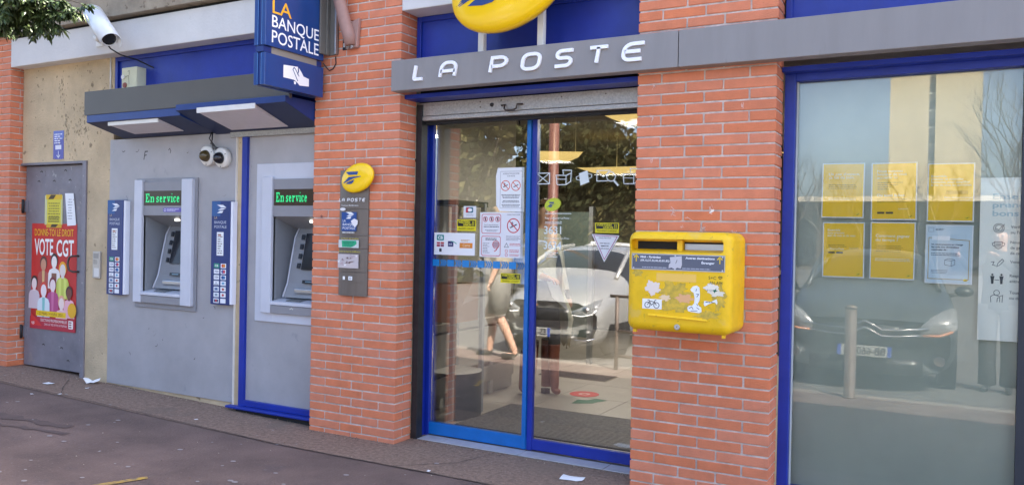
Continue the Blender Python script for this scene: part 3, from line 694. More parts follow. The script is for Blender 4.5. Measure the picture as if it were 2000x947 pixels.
for pts in ([(-5.20, .06, 2.21), (-5.215, .05, 2.16), (-5.19, .06, 2.12), (-5.20, .08, 2.06), (-5.185, .095, 1.96)], [(-5.19, .06, 2.21), (-5.18, .05, 2.15), (-5.21, .06, 2.12), (-5.16, .07, 2.09), (-5.12, .07, 2.075)], [(-5.195, .06, 2.2), (-5.19, .055, 2.13), (-5.15, .07, 2.08), (-5.135, .09, 2.05)]):
    b.tube(pts, .0045, 'black_metal', 6)
ob('camera_cables', b, at=(-5.19, .06, 2.1), label='loose black cables hanging down to the two dome cameras', cat='cable')

# ---------------------------------------------------------------- bullet camera on the beam, cable, alarm box, conduit
t = thing('security_camera', (-6.55, 0, 3.1), 'white tube security camera bracketed to the concrete beam', 'camera')
A = Vector((-6.37, -.17, 3.215)); B = Vector((-6.02, -.27, 2.955)); ax = (B-A).normalized(); side = ax.cross(Vector((0, 0, 1))).normalized(); upc = side.cross(ax)
def halfshell(r, ext, m, a0, a1, t_=.004, k=16):
    b = MB(); v = []
    for p in (A-ax*.02, B+ax*ext):
        for rr_ in (r, r-t_):
            for i in range(k+1):
                a = R(a0+(a1-a0)*i/k); v.append(p+side*math.cos(a)*rr_+upc*math.sin(a)*rr_)
    n = k+1
    for i in range(k):
        b.f += []
    f = [(i, i+1, 2*n+i+1, 2*n+i) for i in range(k)]+[(n+i+1, n+i, 3*n+i, 3*n+i+1) for i in range(k)]+[(i+1, i, n+i, n+i+1) for i in range(k)]+[(2*n+i, 2*n+i+1, 3*n+i+1, 3*n+i) for i in range(k)]
    f += [(0, 2*n, 3*n, n), (k, n+k, 3*n+k, 2*n+k)]
    b.add(v, f, m, True); return b
mat('cam_white', hexc('#dfe3e8'), .3, var=.04, vscale=6)
ob('sun_shield', halfshell(.080, .055, 'cam_white', -25, 205), t)
b = MB(); b.tube([A, B-ax*.01], .064, 'cam_white', 20); ob('housing', b, t)
b = MB(); b.lathe(B-ax*.012, ax, [(.054, 0), (.054, .004), (.03, .006)], 'screen_dark', 20); ob('lens_window', b, t)
b = MB(); M_ = A.lerp(B, .42)-upc*.05; b.tube([M_, M_-upc*.05+Vector((-.02, .02, -.02)), Vector((-6.50, -.06, 3.06)), Vector((-6.53, .0, 3.06))], [.022, .022, .026, .03], 'white_plastic', 12); b.box(-6.575, -6.485, -.012, 0, 3.0, 3.12, 'white_plastic'); ob('bracket', b, t)
b = MB(); b.tube([B-ax*.02-upc*.05, (-5.99, -.20, 2.86), (-5.93, -.10, 2.82), (-5.90, .0, 2.86), (-6.0, .06, 2.91)], .008, 'black_metal', 8)
b = MB(); Bq = B-ax*.06-upc*.055; b.tube([Bq, Bq+Vector((.02, .03, -.05)), (-6.12, -.10, 2.875), (-6.10, .02, 2.86), (-6.18, .09, 2.88), (-6.0, .128, 2.80)], .006, 'black_metal', 8)
ob('camera_cable', b, at=(-6.1, 0, 2.86), label='black cable looping from the tube camera to the blue panel', cat='cable')
t = thing('alarm_box', (-6.2, .08, 2.545), 'cream plastic alarm box with red button standing on the canopy', 'box')
mat('cream', hexc('#d9d6b4'), .5, var=.08, vscale=10)
b = MB(); b.box(-6.30, -6.105, .045, .14, 2.546, 2.805, 'cream'); ob('casing', b, t, bevel=.005)
F = wall(.045); b = MB(); b.line(F, [(-6.29, 2.715), (-6.21, 2.735), (-6.20, 2.66)], .006, C('#8d8a6e'), .001); b.line(F, [(-6.22, 2.77), (-6.20, 2.775), (-6.20, 2.74)], .006, C('#8d8a6e'), .001); ob('cover_edge', b, t)
b = MB(); b.lathe((-6.255, .045, 2.655), (0, -1, 0), [(.024, 0), (.022, .008)], C('#8d4638'), 16); ob('button', b, t)
b = MB(); b.lathe((-6.275, .045, 2.725), (0, -1, 0), [(.018, 0), (.018, .012)], 'white_plastic', 14); ob('knob', b, t)
b = MB(); b.tube([(-6.543, .113, 2.55), (-6.547, .113, 2.93)], .007, 'white_plastic', 8); ob('conduit', b, at=(-6.545, .113, 2.55), label='thin white conduit running up the beige wall to the beam', cat='conduit')
# purple notice and intercom on the beige wall
F = wall(.12); b = MB(); b.rect(F, -7.372, -7.215, 2.060, 2.322, C('#4a4aa0', .4), .0005, .002)
o = ob('wall_sticker', b, at=(-7.29, .12, 2.06), label='small purple and blue sticker with white arrow above the metal door', cat='sticker')
b = MB(); w = C('#dfe0ee'); b.rect(F, -7.34, -7.25, 2.15, 2.19, w, .003); b.bars(F, -7.355, -7.23, 2.20, 2.30, 5, w, .003, 4); b.rect(F, -7.372, -7.215, 2.24, 2.322, C('#5a6ab8', .4), .0028)
b.line(F, [(-7.293, 2.135), (-7.293, 2.075)], .008, w, .003); b.line(F, [(-7.318, 2.098), (-7.293, 2.073), (-7.268, 2.098)], .008, w, .003); ob('printing', b, o)
t = thing('intercom', (-6.69, .12, .985), 'small silver intercom plate on the beige wall beside the metal door', 'intercom')
b = MB(); b.box(-6.742, -6.64, .102, .12, .985, 1.222, mat('intercom_grey', hexc('#bcb7ae'), .4, metal=.3)); ob('plate', b, t, bevel=.003)
F = wall(.102); b = MB(); b.rect(F, -6.73, -6.66, 1.16, 1.205, C('#9a968e'), .001); b.bars(F, -6.73, -6.66, 1.11, 1.15, 4, C('#7a766e'), .001, 2); b.rect(F, -6.72, -6.65, 1.0, 1.075, C('#ddd9d2'), .001); ob('speaker_grille', b, t)
# ================================================================ grey metal door and what is stuck on it
mat('door_steel', hexc('#87838a'), .55, metal=.1, var=.22, vscale=4, bump=.12, bscale=25, spots=[(16, .68, hexc('#b5b4b0'), .55), (38, .72, hexc('#5b5550'), .7), (5, .66, hexc('#a39b90'), .35)])
mat('rust', (.17, .10, .065), .85, var=.5, vscale=30)
t = thing('metal_door', (-7.38, .15, .1), 'scratched grey steel door plastered with a red poster', 'door')
b = MB(); b.box(-7.845, -6.925, .150, .190, .108, 2.005, 'door_steel'); ob('leaf', b, t, bevel=.003)
b = MB(); b.box(-6.915, -6.862, .105, .20, .07, 2.034, 'door_steel'); b.box(-7.86, -6.915, .105, .20, 2.012, 2.034, 'door_steel'); ob('frame', b, t, bevel=.003)
b = MB(); b.box(-6.9245, -6.9155, .115, .152, .09, 2.0, 'rust'); ob('rusty_edge', b, t)
for z in (1.56, .36):
    b = MB(); b.tube([(-7.857, .128, z), (-7.857, .128, z+.13)], .012, 'black_metal', 10); b.box(-7.855, -7.80, .143, .149, z+.01, z+.12, 'door_steel'); ob('hinge', b, t)
b = MB(); b.tube([(-7.01, .150, 1.172), (-7.03, .105, 1.172), (-7.065, .092, 1.16), (-7.082, .09, 1.12), (-7.082, .09, 1.08), (-7.065, .092, 1.04), (-7.03, .105, 1.028), (-7.01, .150, 1.028)], .0095, C('#4a403a', .4), 10); ob('handle', b, t)
b = MB(); b.box(-6.975, -6.945, .146, .150, 1.03, 1.075, 'alu'); ob('lock_plate', b, t)
b = MB(); rr = random.Random(3); F = wall(.150)
for i in range(34):
    x = rr.uniform(-7.8, -6.97); z = rr.uniform(.2, 1.98); l = rr.uniform(.015, .07); a = rr.uniform(.6, 2.6)
    if -7.75 < x < -7.02 and .45 < z < 1.76: continue
    b.line(F, [(x, z), (x+l*.5*math.cos(a), z+l*.5*math.sin(a)), (x+l*math.cos(a+.4), z+l*math.sin(a+.4))], .002+.003*rr.random(), C(rr.choice(['#c2c2be', '#b0aeaa', '#4c4a48'])), .0006)
for x, z in ((-7.62, 1.95), (-7.25, 1.955), (-7.66, 1.86), (-7.42, 1.86), (-7.18, 1.865), (-7.55, .32), (-7.27, .31), (-7.17, .20)): b.line(F, [(x, z), (x+.025, z+.008), (x+.04, z-.006)], .010, C('#37332f'), .0008)
ob('scratches', b, t)
# red union poster with printed figures
F = wall(.1475); x0, x1, z0, z1 = -7.735, -7.040, .468, 1.463
b = MB(); n = 8; v = []; rr = random.Random(8)
for j in range(n+1):
    for i in range(n+1):
        e = 1 if (i in (0, n) or j in (0, n)) else .2
        v.append((x0+(x1-x0)*i/n, .1478-.0016*rr.random()*e, z0+(z1-z0)*j/n))
b.add(v, [(j*(n+1)+i, j*(n+1)+i+1, (j+1)*(n+1)+i+1, (j+1)*(n+1)+i) for j in range(n) for i in range(n)], mat('poster_red', hexc('#c9302b'), .6, var=.12, vscale=5))
o = ob('red_poster', b, at=(-7.39, .148, .47), label='red union poster with a crowd of faceless workers on the metal door', cat='poster')
W_, H_ = x1-x0, z1-z0
def U(x, y): return (x0+x*W_, z0+y*H_)
b = MB(); D = .003
b.text(F, 'DONNE-TOI LE DROIT', x0+.5*W_, z0+.885*H_, .062, C('#f0b429'), D, 'C', w=.86*W_, bold=.012)
b.text(F, 'VOTE', x0+.07*W_, z0+.705*H_, .145, C('#f4f0ea'), D, 'L', w=.42*W_, bold=.02); b.text(F, 'CGT', x0+.565*W_, z0+.70*H_, .145, C('#f4f0ea'), D, 'L', w=.375*W_, bold=.02)
def fig(cx, cy, s, skin, hair, top, extra=None, k=0):
    d = D+.0006*k
    tor = [(-1.0, -1.6), (-.95, -.2), (-.75, .15), (-.25, .32), (.25, .32), (.75, .15), (.95, -.2), (1.0, -1.6)]
    b.poly(F, [U(cx+x*s*1.35, cy+y*s) for x, y in tor], C(top), d)
    b.rect(F, *[c for p in ((cx-.028*s/.09, cx+.028*s/.09),) for c in (x0+p[0]*W_, x0+p[1]*W_)], z0+(cy+.2*s)*H_, z0+(cy+.6*s)*H_, C(skin), d+.0002)
    hx, hy = U(cx, cy+.95*s); b.ell(F, hx, hy+.012, .050*s/.09*1.0, .058*s/.09, C(hair), d+.0003, k=16); b.ell(F, hx, hy-.006, .038*s/.09, .052*s/.09, C(skin), d+.0005, k=16)
    if extra == 'vest':
        for q in (-1, 1): b.poly(F, [U(cx+q*.25*s, cy+.30*s), U(cx+q*.85*s, cy+.05*s), U(cx+q*.75*s, cy-1.6*s), U(cx+q*.30*s, cy-1.6*s)], C('#d8e070'), d+.0006)
    elif extra == 'apron': b.rect(F, *[x0+q*W_ for q in (cx-.55*s, cx+.55*s)], z0+(cy-1.6*s)*H_, z0+(cy-.15*s)*H_, C('#8a5a44'), d+.0006)
    elif extra: b.poly(F, [U(cx-.3*s, cy+.3*s), U(cx+.3*s, cy+.3*s), U(cx+.2*s, cy-1.5*s), U(cx-.2*s, cy-1.5*s)], C(extra), d+.0006)
for q in [(.28, .52, .10, '#c98f72', '#5c3a30', '#b5564e', '#d8b27a'), (.52, .55, .10, '#f2e6de', '#3a2a28', '#efe8e4', 'apron'), (.71, .47, .105, '#e8d8d0', '#f0a818', '#c4cc58', 'vest'), (.08, .34, .095, '#f0dcd8', '#40302c', '#d8c8cc', None), (.30, .27, .105, '#f2e4e4', '#d8483a', '#dce6ea', '#88c8c4'), (.50, .33, .10, '#f0dada', '#7c3030', '#b84a80', '#d070a0'), (.86, .27, .09, '#7a4438', '#4a2c28', '#f0b4c0', None), (.70, .17, .095, '#f4dcd4', '#e8a888', '#f0c0c0', None), (.95, .17, .07, '#e8b040', '#e8b040', '#f0b020', None)]:
    if q[0] > .9: b.ell(F, *U(.93, .20), .065, .07, C('#eab020'), D+.006, k=16); continue
    fig(*q[:6], q[6], [.28, .52, .71, .08, .5, .86, .3, .7].index(q[0]) if q[0] in (.28, .52, .71, .08, .5, .86, .3, .7) else 0)
b.rect(F, x0+.14*W_, x0+.80*W_, z0+.125*H_, z0+.175*H_, C('#f0c818'), D+.006); b.text(F, '- 22 MARS / 4 AVRIL 2021 -', x0+.47*W_, z0+.137*H_, .026, C('#7a3a18'), D+.0066, 'C', w=.60*W_)
b.rect(F, x0, x1, z0, z0+.115*H_, C('#b8283c'), D+.0056)
b.text(F, 'ÉLECTIONS PROFESSIONNELLES', x0+.25*W_, z0+.075*H_, .024, C('#f4f0ea'), D+.0062, 'L', w=.58*W_); b.text(F, 'DANS LES TRÈS PETITES ENTREPRISES', x0+.33*W_, z0+.040*H_, .018, C('#f4d8d8'), D+.0062, 'L', w=.50*W_)
b.poly(F, [U(.02, .03), U(.02, .15), U(.28, .03)], C('#d83030'), D+.0062); b.text(F, 'cgt', x0+.04*W_, z0+.045*H_, .028, C('#f8f4f0'), D+.0066)
b.rrect(F, x0+.86*W_, x0+.96*W_, z0+.03*H_, z0+.105*H_, .01, C('#f4f0ea'), D+.0062); b.bars(F, x0+.87*W_, x0+.95*W_, z0+.035*H_, z0+.10*H_, 3, C('#8c2c34'), D+.0068, 5)
ob('printing', b, o)
# yellow notice in plastic sleeve, white strip notice
b = MB(); b.rect(F, -7.535, -7.262, 1.452, 1.728, mat('sleeve', hexc('#c8c890'), .2), 0, .002)
o = ob('yellow_notice', b, at=(-7.4, .148, 1.45), label='yellow paper notice in a clear sleeve above the red poster', cat='notice')
b = MB(); b.rect(F, -7.50, -7.285, 1.44, 1.725, C('#d8cc3c'), .0025); b.rect(F, -7.515, -7.27, 1.69, 1.735, C('#e0b820'), .0032); b.rect(F, -7.505, -7.27, 1.425, 1.46, C('#d8a81c'), .0032)
b.poly(F, [(-7.48, 1.692), (-7.44, 1.732), (-7.36, 1.732), (-7.40, 1.692)], C('#4a3a18'), .0038); b.poly(F, [(-7.44, 1.43), (-7.42, 1.458), (-7.32, 1.458), (-7.36, 1.43)], C('#3a2c18'), .0038)
b.bars(F, -7.485, -7.30, 1.47, 1.665, 8, C('#8f8430'), .0032, 3, .2, .4, 'C'); b.bars(F, -7.485, -7.30, 1.475, 1.53, 3, C('#5c541c'), .0036, 4, .1, .45, 'C'); ob('printing', b, o)
b = MB(); b.poly(F, [(-7.180, 1.445), (-7.050, 1.452), (-7.095, 1.745), (-7.222, 1.745)], 'white_paper', .0045, .001)
o = ob('white_notice', b, at=(-7.14, .146, 1.45), label='narrow white paper strip taped slantwise above the red poster', cat='notice')
b = MB(); b.bars(F, -7.185, -7.10, 1.50, 1.70, 8, C('#a0a0aa'), .006, 6, .6, .3, 'C'); ob('printing', b, o)

# ================================================================ projecting bank sign, its bracket, pipe, number strip
XB = -3.955; t = thing('projecting_sign', (XB-.05, -.05, 2.39), 'navy projecting bank sign with white lettering and a card-in-hand symbol', 'sign')
BF = Fr((XB, -.60, 0), (0, 1, 0), (0, 0, 1))      # face seen from the right: u runs from the street to the wall
mat('sign_blue', hexc('#1b4180'), .3, var=.16, vscale=2.4, coat=.2)
def sign_body(z0, z1):
    b = MB()
    b.box(XB-.033, XB, -.60, -.045, z0, z1, 'sign_blue'); b.box(XB-.066, XB-.033, -.594, -.045, z0+.004, z1-.004, 'navy'); b.box(XB-.10, XB-.066, -.60, -.045, z0, z1, 'sign_blue')
    return b
def edge_light(z0, z1):
    b = MB()
    for x in (XB-.0335, XB-.0665): b.box(x-.0012, x+.0012, -.6008, -.599, z0, z1, C('#5f8fc8', .3))
    return b
u = ob('upper_panel', sign_body(2.645, 3.42), t, bevel=.002); ob('edge_strip', edge_light(2.65, 3.41), u)
l = ob('lower_panel', sign_body(2.388, 2.598), t, bevel=.002); ob('edge_strip', edge_light(2.39, 2.596), l)
b = MB(); b.box(XB-.085, XB-.015, -.53, -.10, 2.598, 2.645, C('#8c857c')); b.box(XB-.085, XB-.015, -.60, -.53, 2.604, 2.64, 'navy'); b.box(XB-.085, XB-.015, -.10, -.05, 2.604, 2.64, 'navy'); ob('spacer', b, t)
b = MB(); wv = C('#f4f5f8', .35)
b.text(BF, 'LA', .058, 2.866, .088, C('#f5b32c', .35), .0015, w=.175, bold=.006)
b.text(BF, 'BANQUE', .056, 2.775, .076, wv, .0015, w=.445, bold=.006); b.text(BF, 'POSTALE', .056, 2.672, .080, wv, .0015, w=.445, bold=.006); ob('lettering', b, u)
b = MB(); d = .0015
b.poly(BF, [(.165, 2.462), (.165, 2.545), (.300, 2.556), (.30, 2.515), (.265, 2.475), (.262, 2.462)], wv, d)
b.poly(BF, [(.262, 2.462), (.27, 2.50), (.255, 2.53), (.262, 2.54), (.30, 2.50), (.312, 2.53), (.306, 2.552), (.335, 2.525), (.355, 2.50), (.408, 2.492), (.408, 2.440), (.318, 2.432), (.29, 2.452)], wv, d+.0006)
b.line(BF, [(.30, 2.458), (.252, 2.53), (.262, 2.544), (.274, 2.538), (.312, 2.492)], .006, C('#1b4180', .3), d+.0012); b.line(BF, [(.304, 2.555), (.304, 2.515)], .005, C('#1b4180', .3), d+.0012)
b.poly(BF, [(.262, 2.452), (.285, 2.452), (.28, 2.432), (.266, 2.434)], wv, d+.0006); ob('hand_symbol', b, l)
b = MB(); mat('bracket_grey', hexc('#7c7872'), .45, metal=.3, var=.15, vscale=7)
b.box(-3.95, -3.855, -.012, 0, 2.69, 3.30, 'bracket_grey'); b.box(-3.95, -3.937, -.10, -.012, 2.69, 3.30, 'bracket_grey'); b.box(-3.937, -3.925, -.045, -.012, 2.69, 3.30, 'bracket_grey'); b.box(-3.868, -3.855, -.035, -.012, 2.69, 3.30, 'alu')
ob('wall_bracket', b, t, bevel=.002)
b = MB(); b.tube([(-3.952, -.05, 2.63), (-3.945, -.02, 2.60), (-3.935, -.006, 2.585), (-3.90, -.005, 2.595), (-3.875, -.005, 2.63), (-3.88, -.005, 2.68)], .004, 'black_metal', 6); ob('cable', b, t)
t = thing('drain_pipe', (-3.70, -.02, 2.71), 'dusty pink painted pipe bracket ending above the number strip', 'pipe')
mat('pipe_paint', hexc('#a58278'), .6, var=.16, vscale=14)
b = MB(); b.tube([(-3.82, -.10, 3.32), (-3.795, -.085, 3.08), (-3.755, -.06, 2.90), (-3.725, -.045, 2.80), (-3.715, -.04, 2.735)], [.042, .042, .044, .046, .040], 'pipe_paint', 16); ob('pipe', b, t)
b = MB(); b.hexa([(-3.765, -.04, 2.715), (-3.668, -.035, 2.72), (-3.668, -.001, 2.72), (-3.765, -.001, 2.715), (-3.73, -.035, 2.90), (-3.655, -.03, 2.925), (-3.655, -.001, 2.925), (-3.73, -.001, 2.90)], 'pipe_paint'); ob('foot_plate', b, t, bevel=.006)
for x in (-3.735, -3.70): b = MB(); b.lathe((x, -.045, 2.728), (0, -.5, -1), [(.014, 0), (.014, .012), (.007, .013), (.007, .02)], 'galva', 6, smooth=False); ob('bolt', b, t)
F = wall(0.); b = MB(); b.box(-3.815, -3.781, -.006, -.0005, 2.718, 2.925, C('#17171a'))
o = ob('number_strip', b, at=(-3.80, -.003, 2.72), label='black strip with white digits running down the brick pillar', cat='plate')
b = MB(); b.text(wall(-.006), '79976', -3.808, 2.908, .020, C('#f0f0f0'), .001, w=.172, bold=.02, rot=-math.pi/2); ob('digits', b, o)

# ================================================================ information panel on the first pillar
t = thing('information_panel', (-3.68, -.01, .993), 'tall taupe metal information panel with small yellow oval on the brick pillar', 'sign')
x0, x1, z0, z1 = -3.810, -3.556, .993, 1.870; n = 10
def curv(u): return -.012-.030*math.sin(math.pi*u)**.8
def slab(za, zb):
    b = MB(); v = []
    for i in range(n+1):
        u = i/n; y = curv(u); v += [(x0+(x1-x0)*u, y, za), (x0+(x1-x0)*u, y, zb)]
    b.add(v, [(2*i, 2*i+2, 2*i+3, 2*i+1) for i in range(n)], 'lab_taupe', True)
    v2 = [(x0+(x1-x0)*i/n, curv(i/n), zb) for i in range(n+1)]+[(x1, -.001, zb), (x0, -.001, zb)]; b.add(v2, [tuple(range(len(v2)))], 'lab_taupe')
    v2 = [(p[0], p[1], za) for p in v2]; b.add(v2, [tuple(range(len(v2)))[::-1]], 'lab_taupe')
    b.add([(x0, curv(0), za), (x0, curv(0), zb), (x0, -.001, zb), (x0, -.001, za)], [(0,1,2,3)], 'lab_taupe'); b.add([(x1, curv(1), za), (x1, curv(1), zb), (x1, -.001, zb), (x1, -.001, za)], [(3,2,1,0)], 'lab_taupe')
    return b
H = z1-z0
def zv(v): return z1-v*H
cuts = [0, .31, .522, .625, .81, 1.0]
for a, c in zip(cuts[:-1], cuts[1:]): ob('slat', slab(zv(c)+.0012, zv(a)-.0012), t)
F = wall(-.0435)
mid = (x0+x1)/2
b = MB(); wt = C('#f2f2f4'); xx = x0+.018
for ch, w in (('L', .022), ('A', .028), (' ', .010), ('P', .029), ('O', .031), ('S', .029), ('T', .029), ('E', .029)):
    if ch != ' ': monotext(b, F, ch, xx, xx+w, zv(.252), zv(.252)+.024, .0048, wt, .001, 0)
    xx += w+.004
b.text(F, 'Toulouse Bellefontaine', mid-.01, zv(.287), .0095, wt, .001, 'C', w=.15)
for v, s in ((.548, 'La Poste est ouverte'), (.652, "Entre les heures d'affluence")): b.text(F, s, mid-.005, zv(v), .0095, C('#d8cc30'), .001, 'C', w=.155 if v < .6 else .19)
b.ell(F, x0+.055, zv(.312), .026, .011, C('#e4e0e0'), .0016, k=12)
ob('lettering', b, t)
b = MB(); q0, q1 = x0+.045, x1-.075; b.rect(F, q0, q1, zv(.485), zv(.335), C('#1f4a8c', .4), .001); bird_flat(b, F, q0+.075, zv(.36), .075, wt, .0016)
for i, s in enumerate(('LA', 'BANQUE', 'POSTALE')): b.text(F, s, q0+.012, zv(.413+.029*i), .0165, wt, .0016, w=.026 if i == 0 else .11)
b.poly(F, [(q1-.05, zv(.405)), (q1-.02, zv(.385)), (q1+.012, zv(.40)), (q1+.010, zv(.43)), (q1-.012, zv(.455)), (q1-.035, zv(.435))], C('#e6e2e4'), .0022); b.bars(F, q0+.01, q1-.005, zv(.503), zv(.49), 1, wt, .0016, 2, .1); ob('bank_square', b, t)
b = MB(); b.rect(F, x0+.022, x1-.052, zv(.617), zv(.555), C('#cdd2cf', .2), .001); b.poly(F, [(x0+.05, zv(.56)), (x1-.075, zv(.56)), (x1-.07, zv(.585)), (x1-.09, zv(.60)), (x1-.12, zv(.613)), (x0+.055, zv(.612))], C('#1fa678'), .0016); b.bars(F, x0+.06, x1-.09, zv(.605), zv(.565), 4, C('#0f7050'), .002, 8, .3, .4, 'C'); ob('green_card', b, t)
b = MB(); b.rect(F, x0+.018, x1-.052, zv(.778), zv(.668), C('#c9bfc0', .15), .001)
rr = random.Random(6)
for i in range(26):
    x = rr.uniform(x0+.02, x1-.075); z = rr.uniform(zv(.77), zv(.68)); a = rr.uniform(-.5, .5); b.poly(F, [(x, z), (x+.03*rr.random(), z+.02*a), (x+.028*rr.random(), z+.012), (x+.004, z+.008)], C(rr.choice(['#f2f0f2', '#8c7474', '#6e5c5c', '#e4dce0', '#b8a4a8'])), .0013+.0001*i)
ob('notice_window', b, t)
b = MB(); b.rect(F, x0+.065, x0+.085, zv(.872), zv(.845), wt, .001); b.rrect(F, x0+.115, x0+.150, zv(.874), zv(.843), .004, wt, .001); b.ring(F, x0+.132, zv(.859), .008, .003, C('#6c6058'), .0016, 12); b.line(F, [(x0+.01, zv(.889)), (x1-.01, zv(.889))], .003, C('#6c625a'), .0006); ob('pictograms', b, t)
b = MB(); dome(b, wall(-.05), -3.622, 1.812, .1425, .098, ROT, .032, 'yellow_gloss', 48, 10); ov = ob('oval', b, t, smooth=True)
b = MB(); bird(b, wall(-.05), -3.632, 1.812, .1425*.88, .098*1.05, ROT, .032, C('#2c4a86', .35), .0015); ob('bird_emblem', b, t)
b = MB(); b.box(-3.66, -3.59, -.046, -.035, 1.78, 1.84, 'lab_taupe'); ob('oval_mount', b, t)
# small stickers and scratches on the brick beside it
b = MB(); F0 = wall(-.0025); star = []
for i in range(10): a = R(90+36*i); q = .016 if i % 2 == 0 else .007; star.append((-3.985+q*math.cos(a), 1.545+q*math.sin(a)))
b.poly(F0, star, C('#7a4a40'), .0005); ob('star_stencil', b, at=(-3.985, -.003, 1.545), label='tiny dark star stencilled on the brick pillar', cat='graffiti')
# ================================================================ letterbox
def rounded_box(x0, x1, y0, y1, z0, z1, r, m, seg=5, cut=None):
    bm = bmesh.new(); bmesh.ops.create_cube(bm, size=1)
    for v in bm.verts: v.co = Vector((x0+(v.co.x+.5)*(x1-x0), y0+(v.co.y+.5)*(y1-y0), z0+(v.co.z+.5)*(z1-z0)))
    ed = [e for e in bm.edges if not all(abs(v.co.y-y1) < 1e-6 for v in e.verts)]
    bmesh.ops.bevel(bm, geom=ed, offset=r, segments=seg, profile=.5, affect='EDGES')
    me = bpy.data.meshes.new('tmp'); bm.to_mesh(me); bm.free(); return me
mat('post_yellow', hexc('#f4c40e'), .5, var=.12, vscale=7, coat=.0, bump=.12, bscale=70, spots=[(6, .60, hexc('#e0bb5c'), .55), (22, .66, hexc('#b89c3c'), .5), (70, .68, hexc('#6f6230'), .6)])
mat('post_worn', hexc('#e6bf3c'), .6, var=.35, vscale=38, vcol=hexc('#b39a3e'))
t = thing('letterbox', (-1.27, -.0, .94), 'worn yellow wall letterbox covered in stickers on the brick pillar', 'letterbox')
X0, X1, Y0, Z0, Z1 = -1.553, -.988, -.295, .940, 1.472
me = rounded_box(X0, X1, Y0, -.004, Z0, Z1, .048, 'post_yellow')
me.materials.append(MATS['post_yellow'])
bo = bpy.data.objects.new('body', me); COL.objects.link(bo); ORG['body_tmp'] = Vector((0, 0, 0))
cm = rounded_box(X0+.018, X1-.045, Y0-.05, Y0+.075, 1.365, 1.432, .015, None, 3); co_ = bpy.data.objects.new('cut', cm); COL.objects.link(co_)
bmod = bo.modifiers.new('b', 'BOOLEAN'); bmod.object = co_; bmod.operation = 'DIFFERENCE'; bmod.solver = 'EXACT'
dg = bpy.context.evaluated_depsgraph_get(); me2 = bpy.data.meshes.new_from_object(bo.evaluated_get(dg))
bpy.data.objects.remove(co_); bo.modifiers.clear(); bo.data = me2
for v in me2.vertices: v.co -= ORG[t.name]
me2.materials.clear(); me2.materials.append(MATS['post_yellow']); me2.polygons.foreach_set('material_index', [0]*len(me2.polygons))
me2.polygons.foreach_set('use_smooth', [True]*len(me2.polygons)); me2.update()
bo.parent = t
try: me2.set_sharp_from_angle(angle=R(40))
except Exception: pass
ys = Y0+.0745
F = wall(ys)
for (a, c, mm) in ((X0+.035, -1.288, 'dark_gap'), (-1.258, X1-.05, 'alu')):
    b = MB(); b.rect(F, a, c, 1.376, 1.420, 'dark_gap', .0008)
    if mm == 'alu': b.rect(F, a+.005, c-.004, 1.378, 1.409, 'alu', .004, .003); b.line(F, [(a, 1.41), (c, 1.41)], .004, C('#5c5a50'), .006)
    ob('posting_slot', b, t)
b = MB(); b.box(-1.287, -1.259, Y0+.035, Y0+.074, 1.368, 1.430, 'post_yellow'); ob('slot_divider', b, t, bevel=.003)
b = MB(); v = [(X0+.02, Y0+.002, 1.366), (X1-.047, Y0+.002, 1.366), (X1-.047, Y0+.073, 1.378), (X0+.02, Y0+.073, 1.378)]; b.add(v, [(0,1,2,3)], 'post_yellow'); ob('slot_ledge', b, t)
F = wall(Y0)
b = MB(); a0, a1, c0, c1 = -1.524, -1.022, 1.268, 1.354
b.rect(F, a0, a1, c0, c1, 'alu', .0006, .003); pl = ob('slot_plate', b, t)
b = MB(); b.rect(F, a0+.004, a1-.004, c0+.005, c1-.005, C('#5b6070', .35), .0042); w = C('#eef0f4')
ye = C('#f0cc1e')
for x in (a0+.026, a1-.026): b.line(F, [(x, 1.310), (x, 1.345)], .005, ye, .005); b.line(F, [(x-.013, 1.331), (x, 1.346), (x+.013, 1.331)], .005, ye, .005)
b.text(F, 'Midi - Pyrénées', a0+.050, 1.331, .0105, w, .005, w=.112, bold=.03); b.text(F, '(09,12,31,32,46,65,81,82)', a0+.050, 1.313, .0095, w, .005, w=.160, bold=.02)
b.text(F, 'Autres destinations', a1-.053, 1.331, .0105, w, .005, 'R', w=.153, bold=.03); b.text(F, 'Étranger', a1-.053, 1.308, .0105, w, .005, 'R', w=.068, bold=.03)
b.bars(F, a0+.06, a0+.20, 1.276, 1.286, 1, C('#aab0bc'), .005, 4, .05, .5); b.bars(F, a0+.28, a1-.07, 1.276, 1.286, 1, C('#aab0bc'), .005, 5, .05, .5)
b.poly(F, [(-1.312, 1.338), (-1.248, 1.346), (-1.246, 1.300), (-1.252, 1.280), (-1.270, 1.284), (-1.285, 1.276), (-1.302, 1.284), (-1.318, 1.279), (-1.316, 1.30), (-1.308, 1.308)], C('#c4c2c8'), .0056)
b.line(F, [(-1.272, 1.325), (-1.28, 1.305)], .003, C('#55565c'), .006)
for x, z in ((a0+.012, c1-.009), (a0+.012, c0+.009), (a1-.012, c1-.009), (a1-.012, c0+.009), (-1.283, c1-.008), (-1.283, c0+.008)): b.ell(F, x, z, .004, .004, C('#c8ccd4', .3), .0052, k=10)
ob('lettering', b, pl)
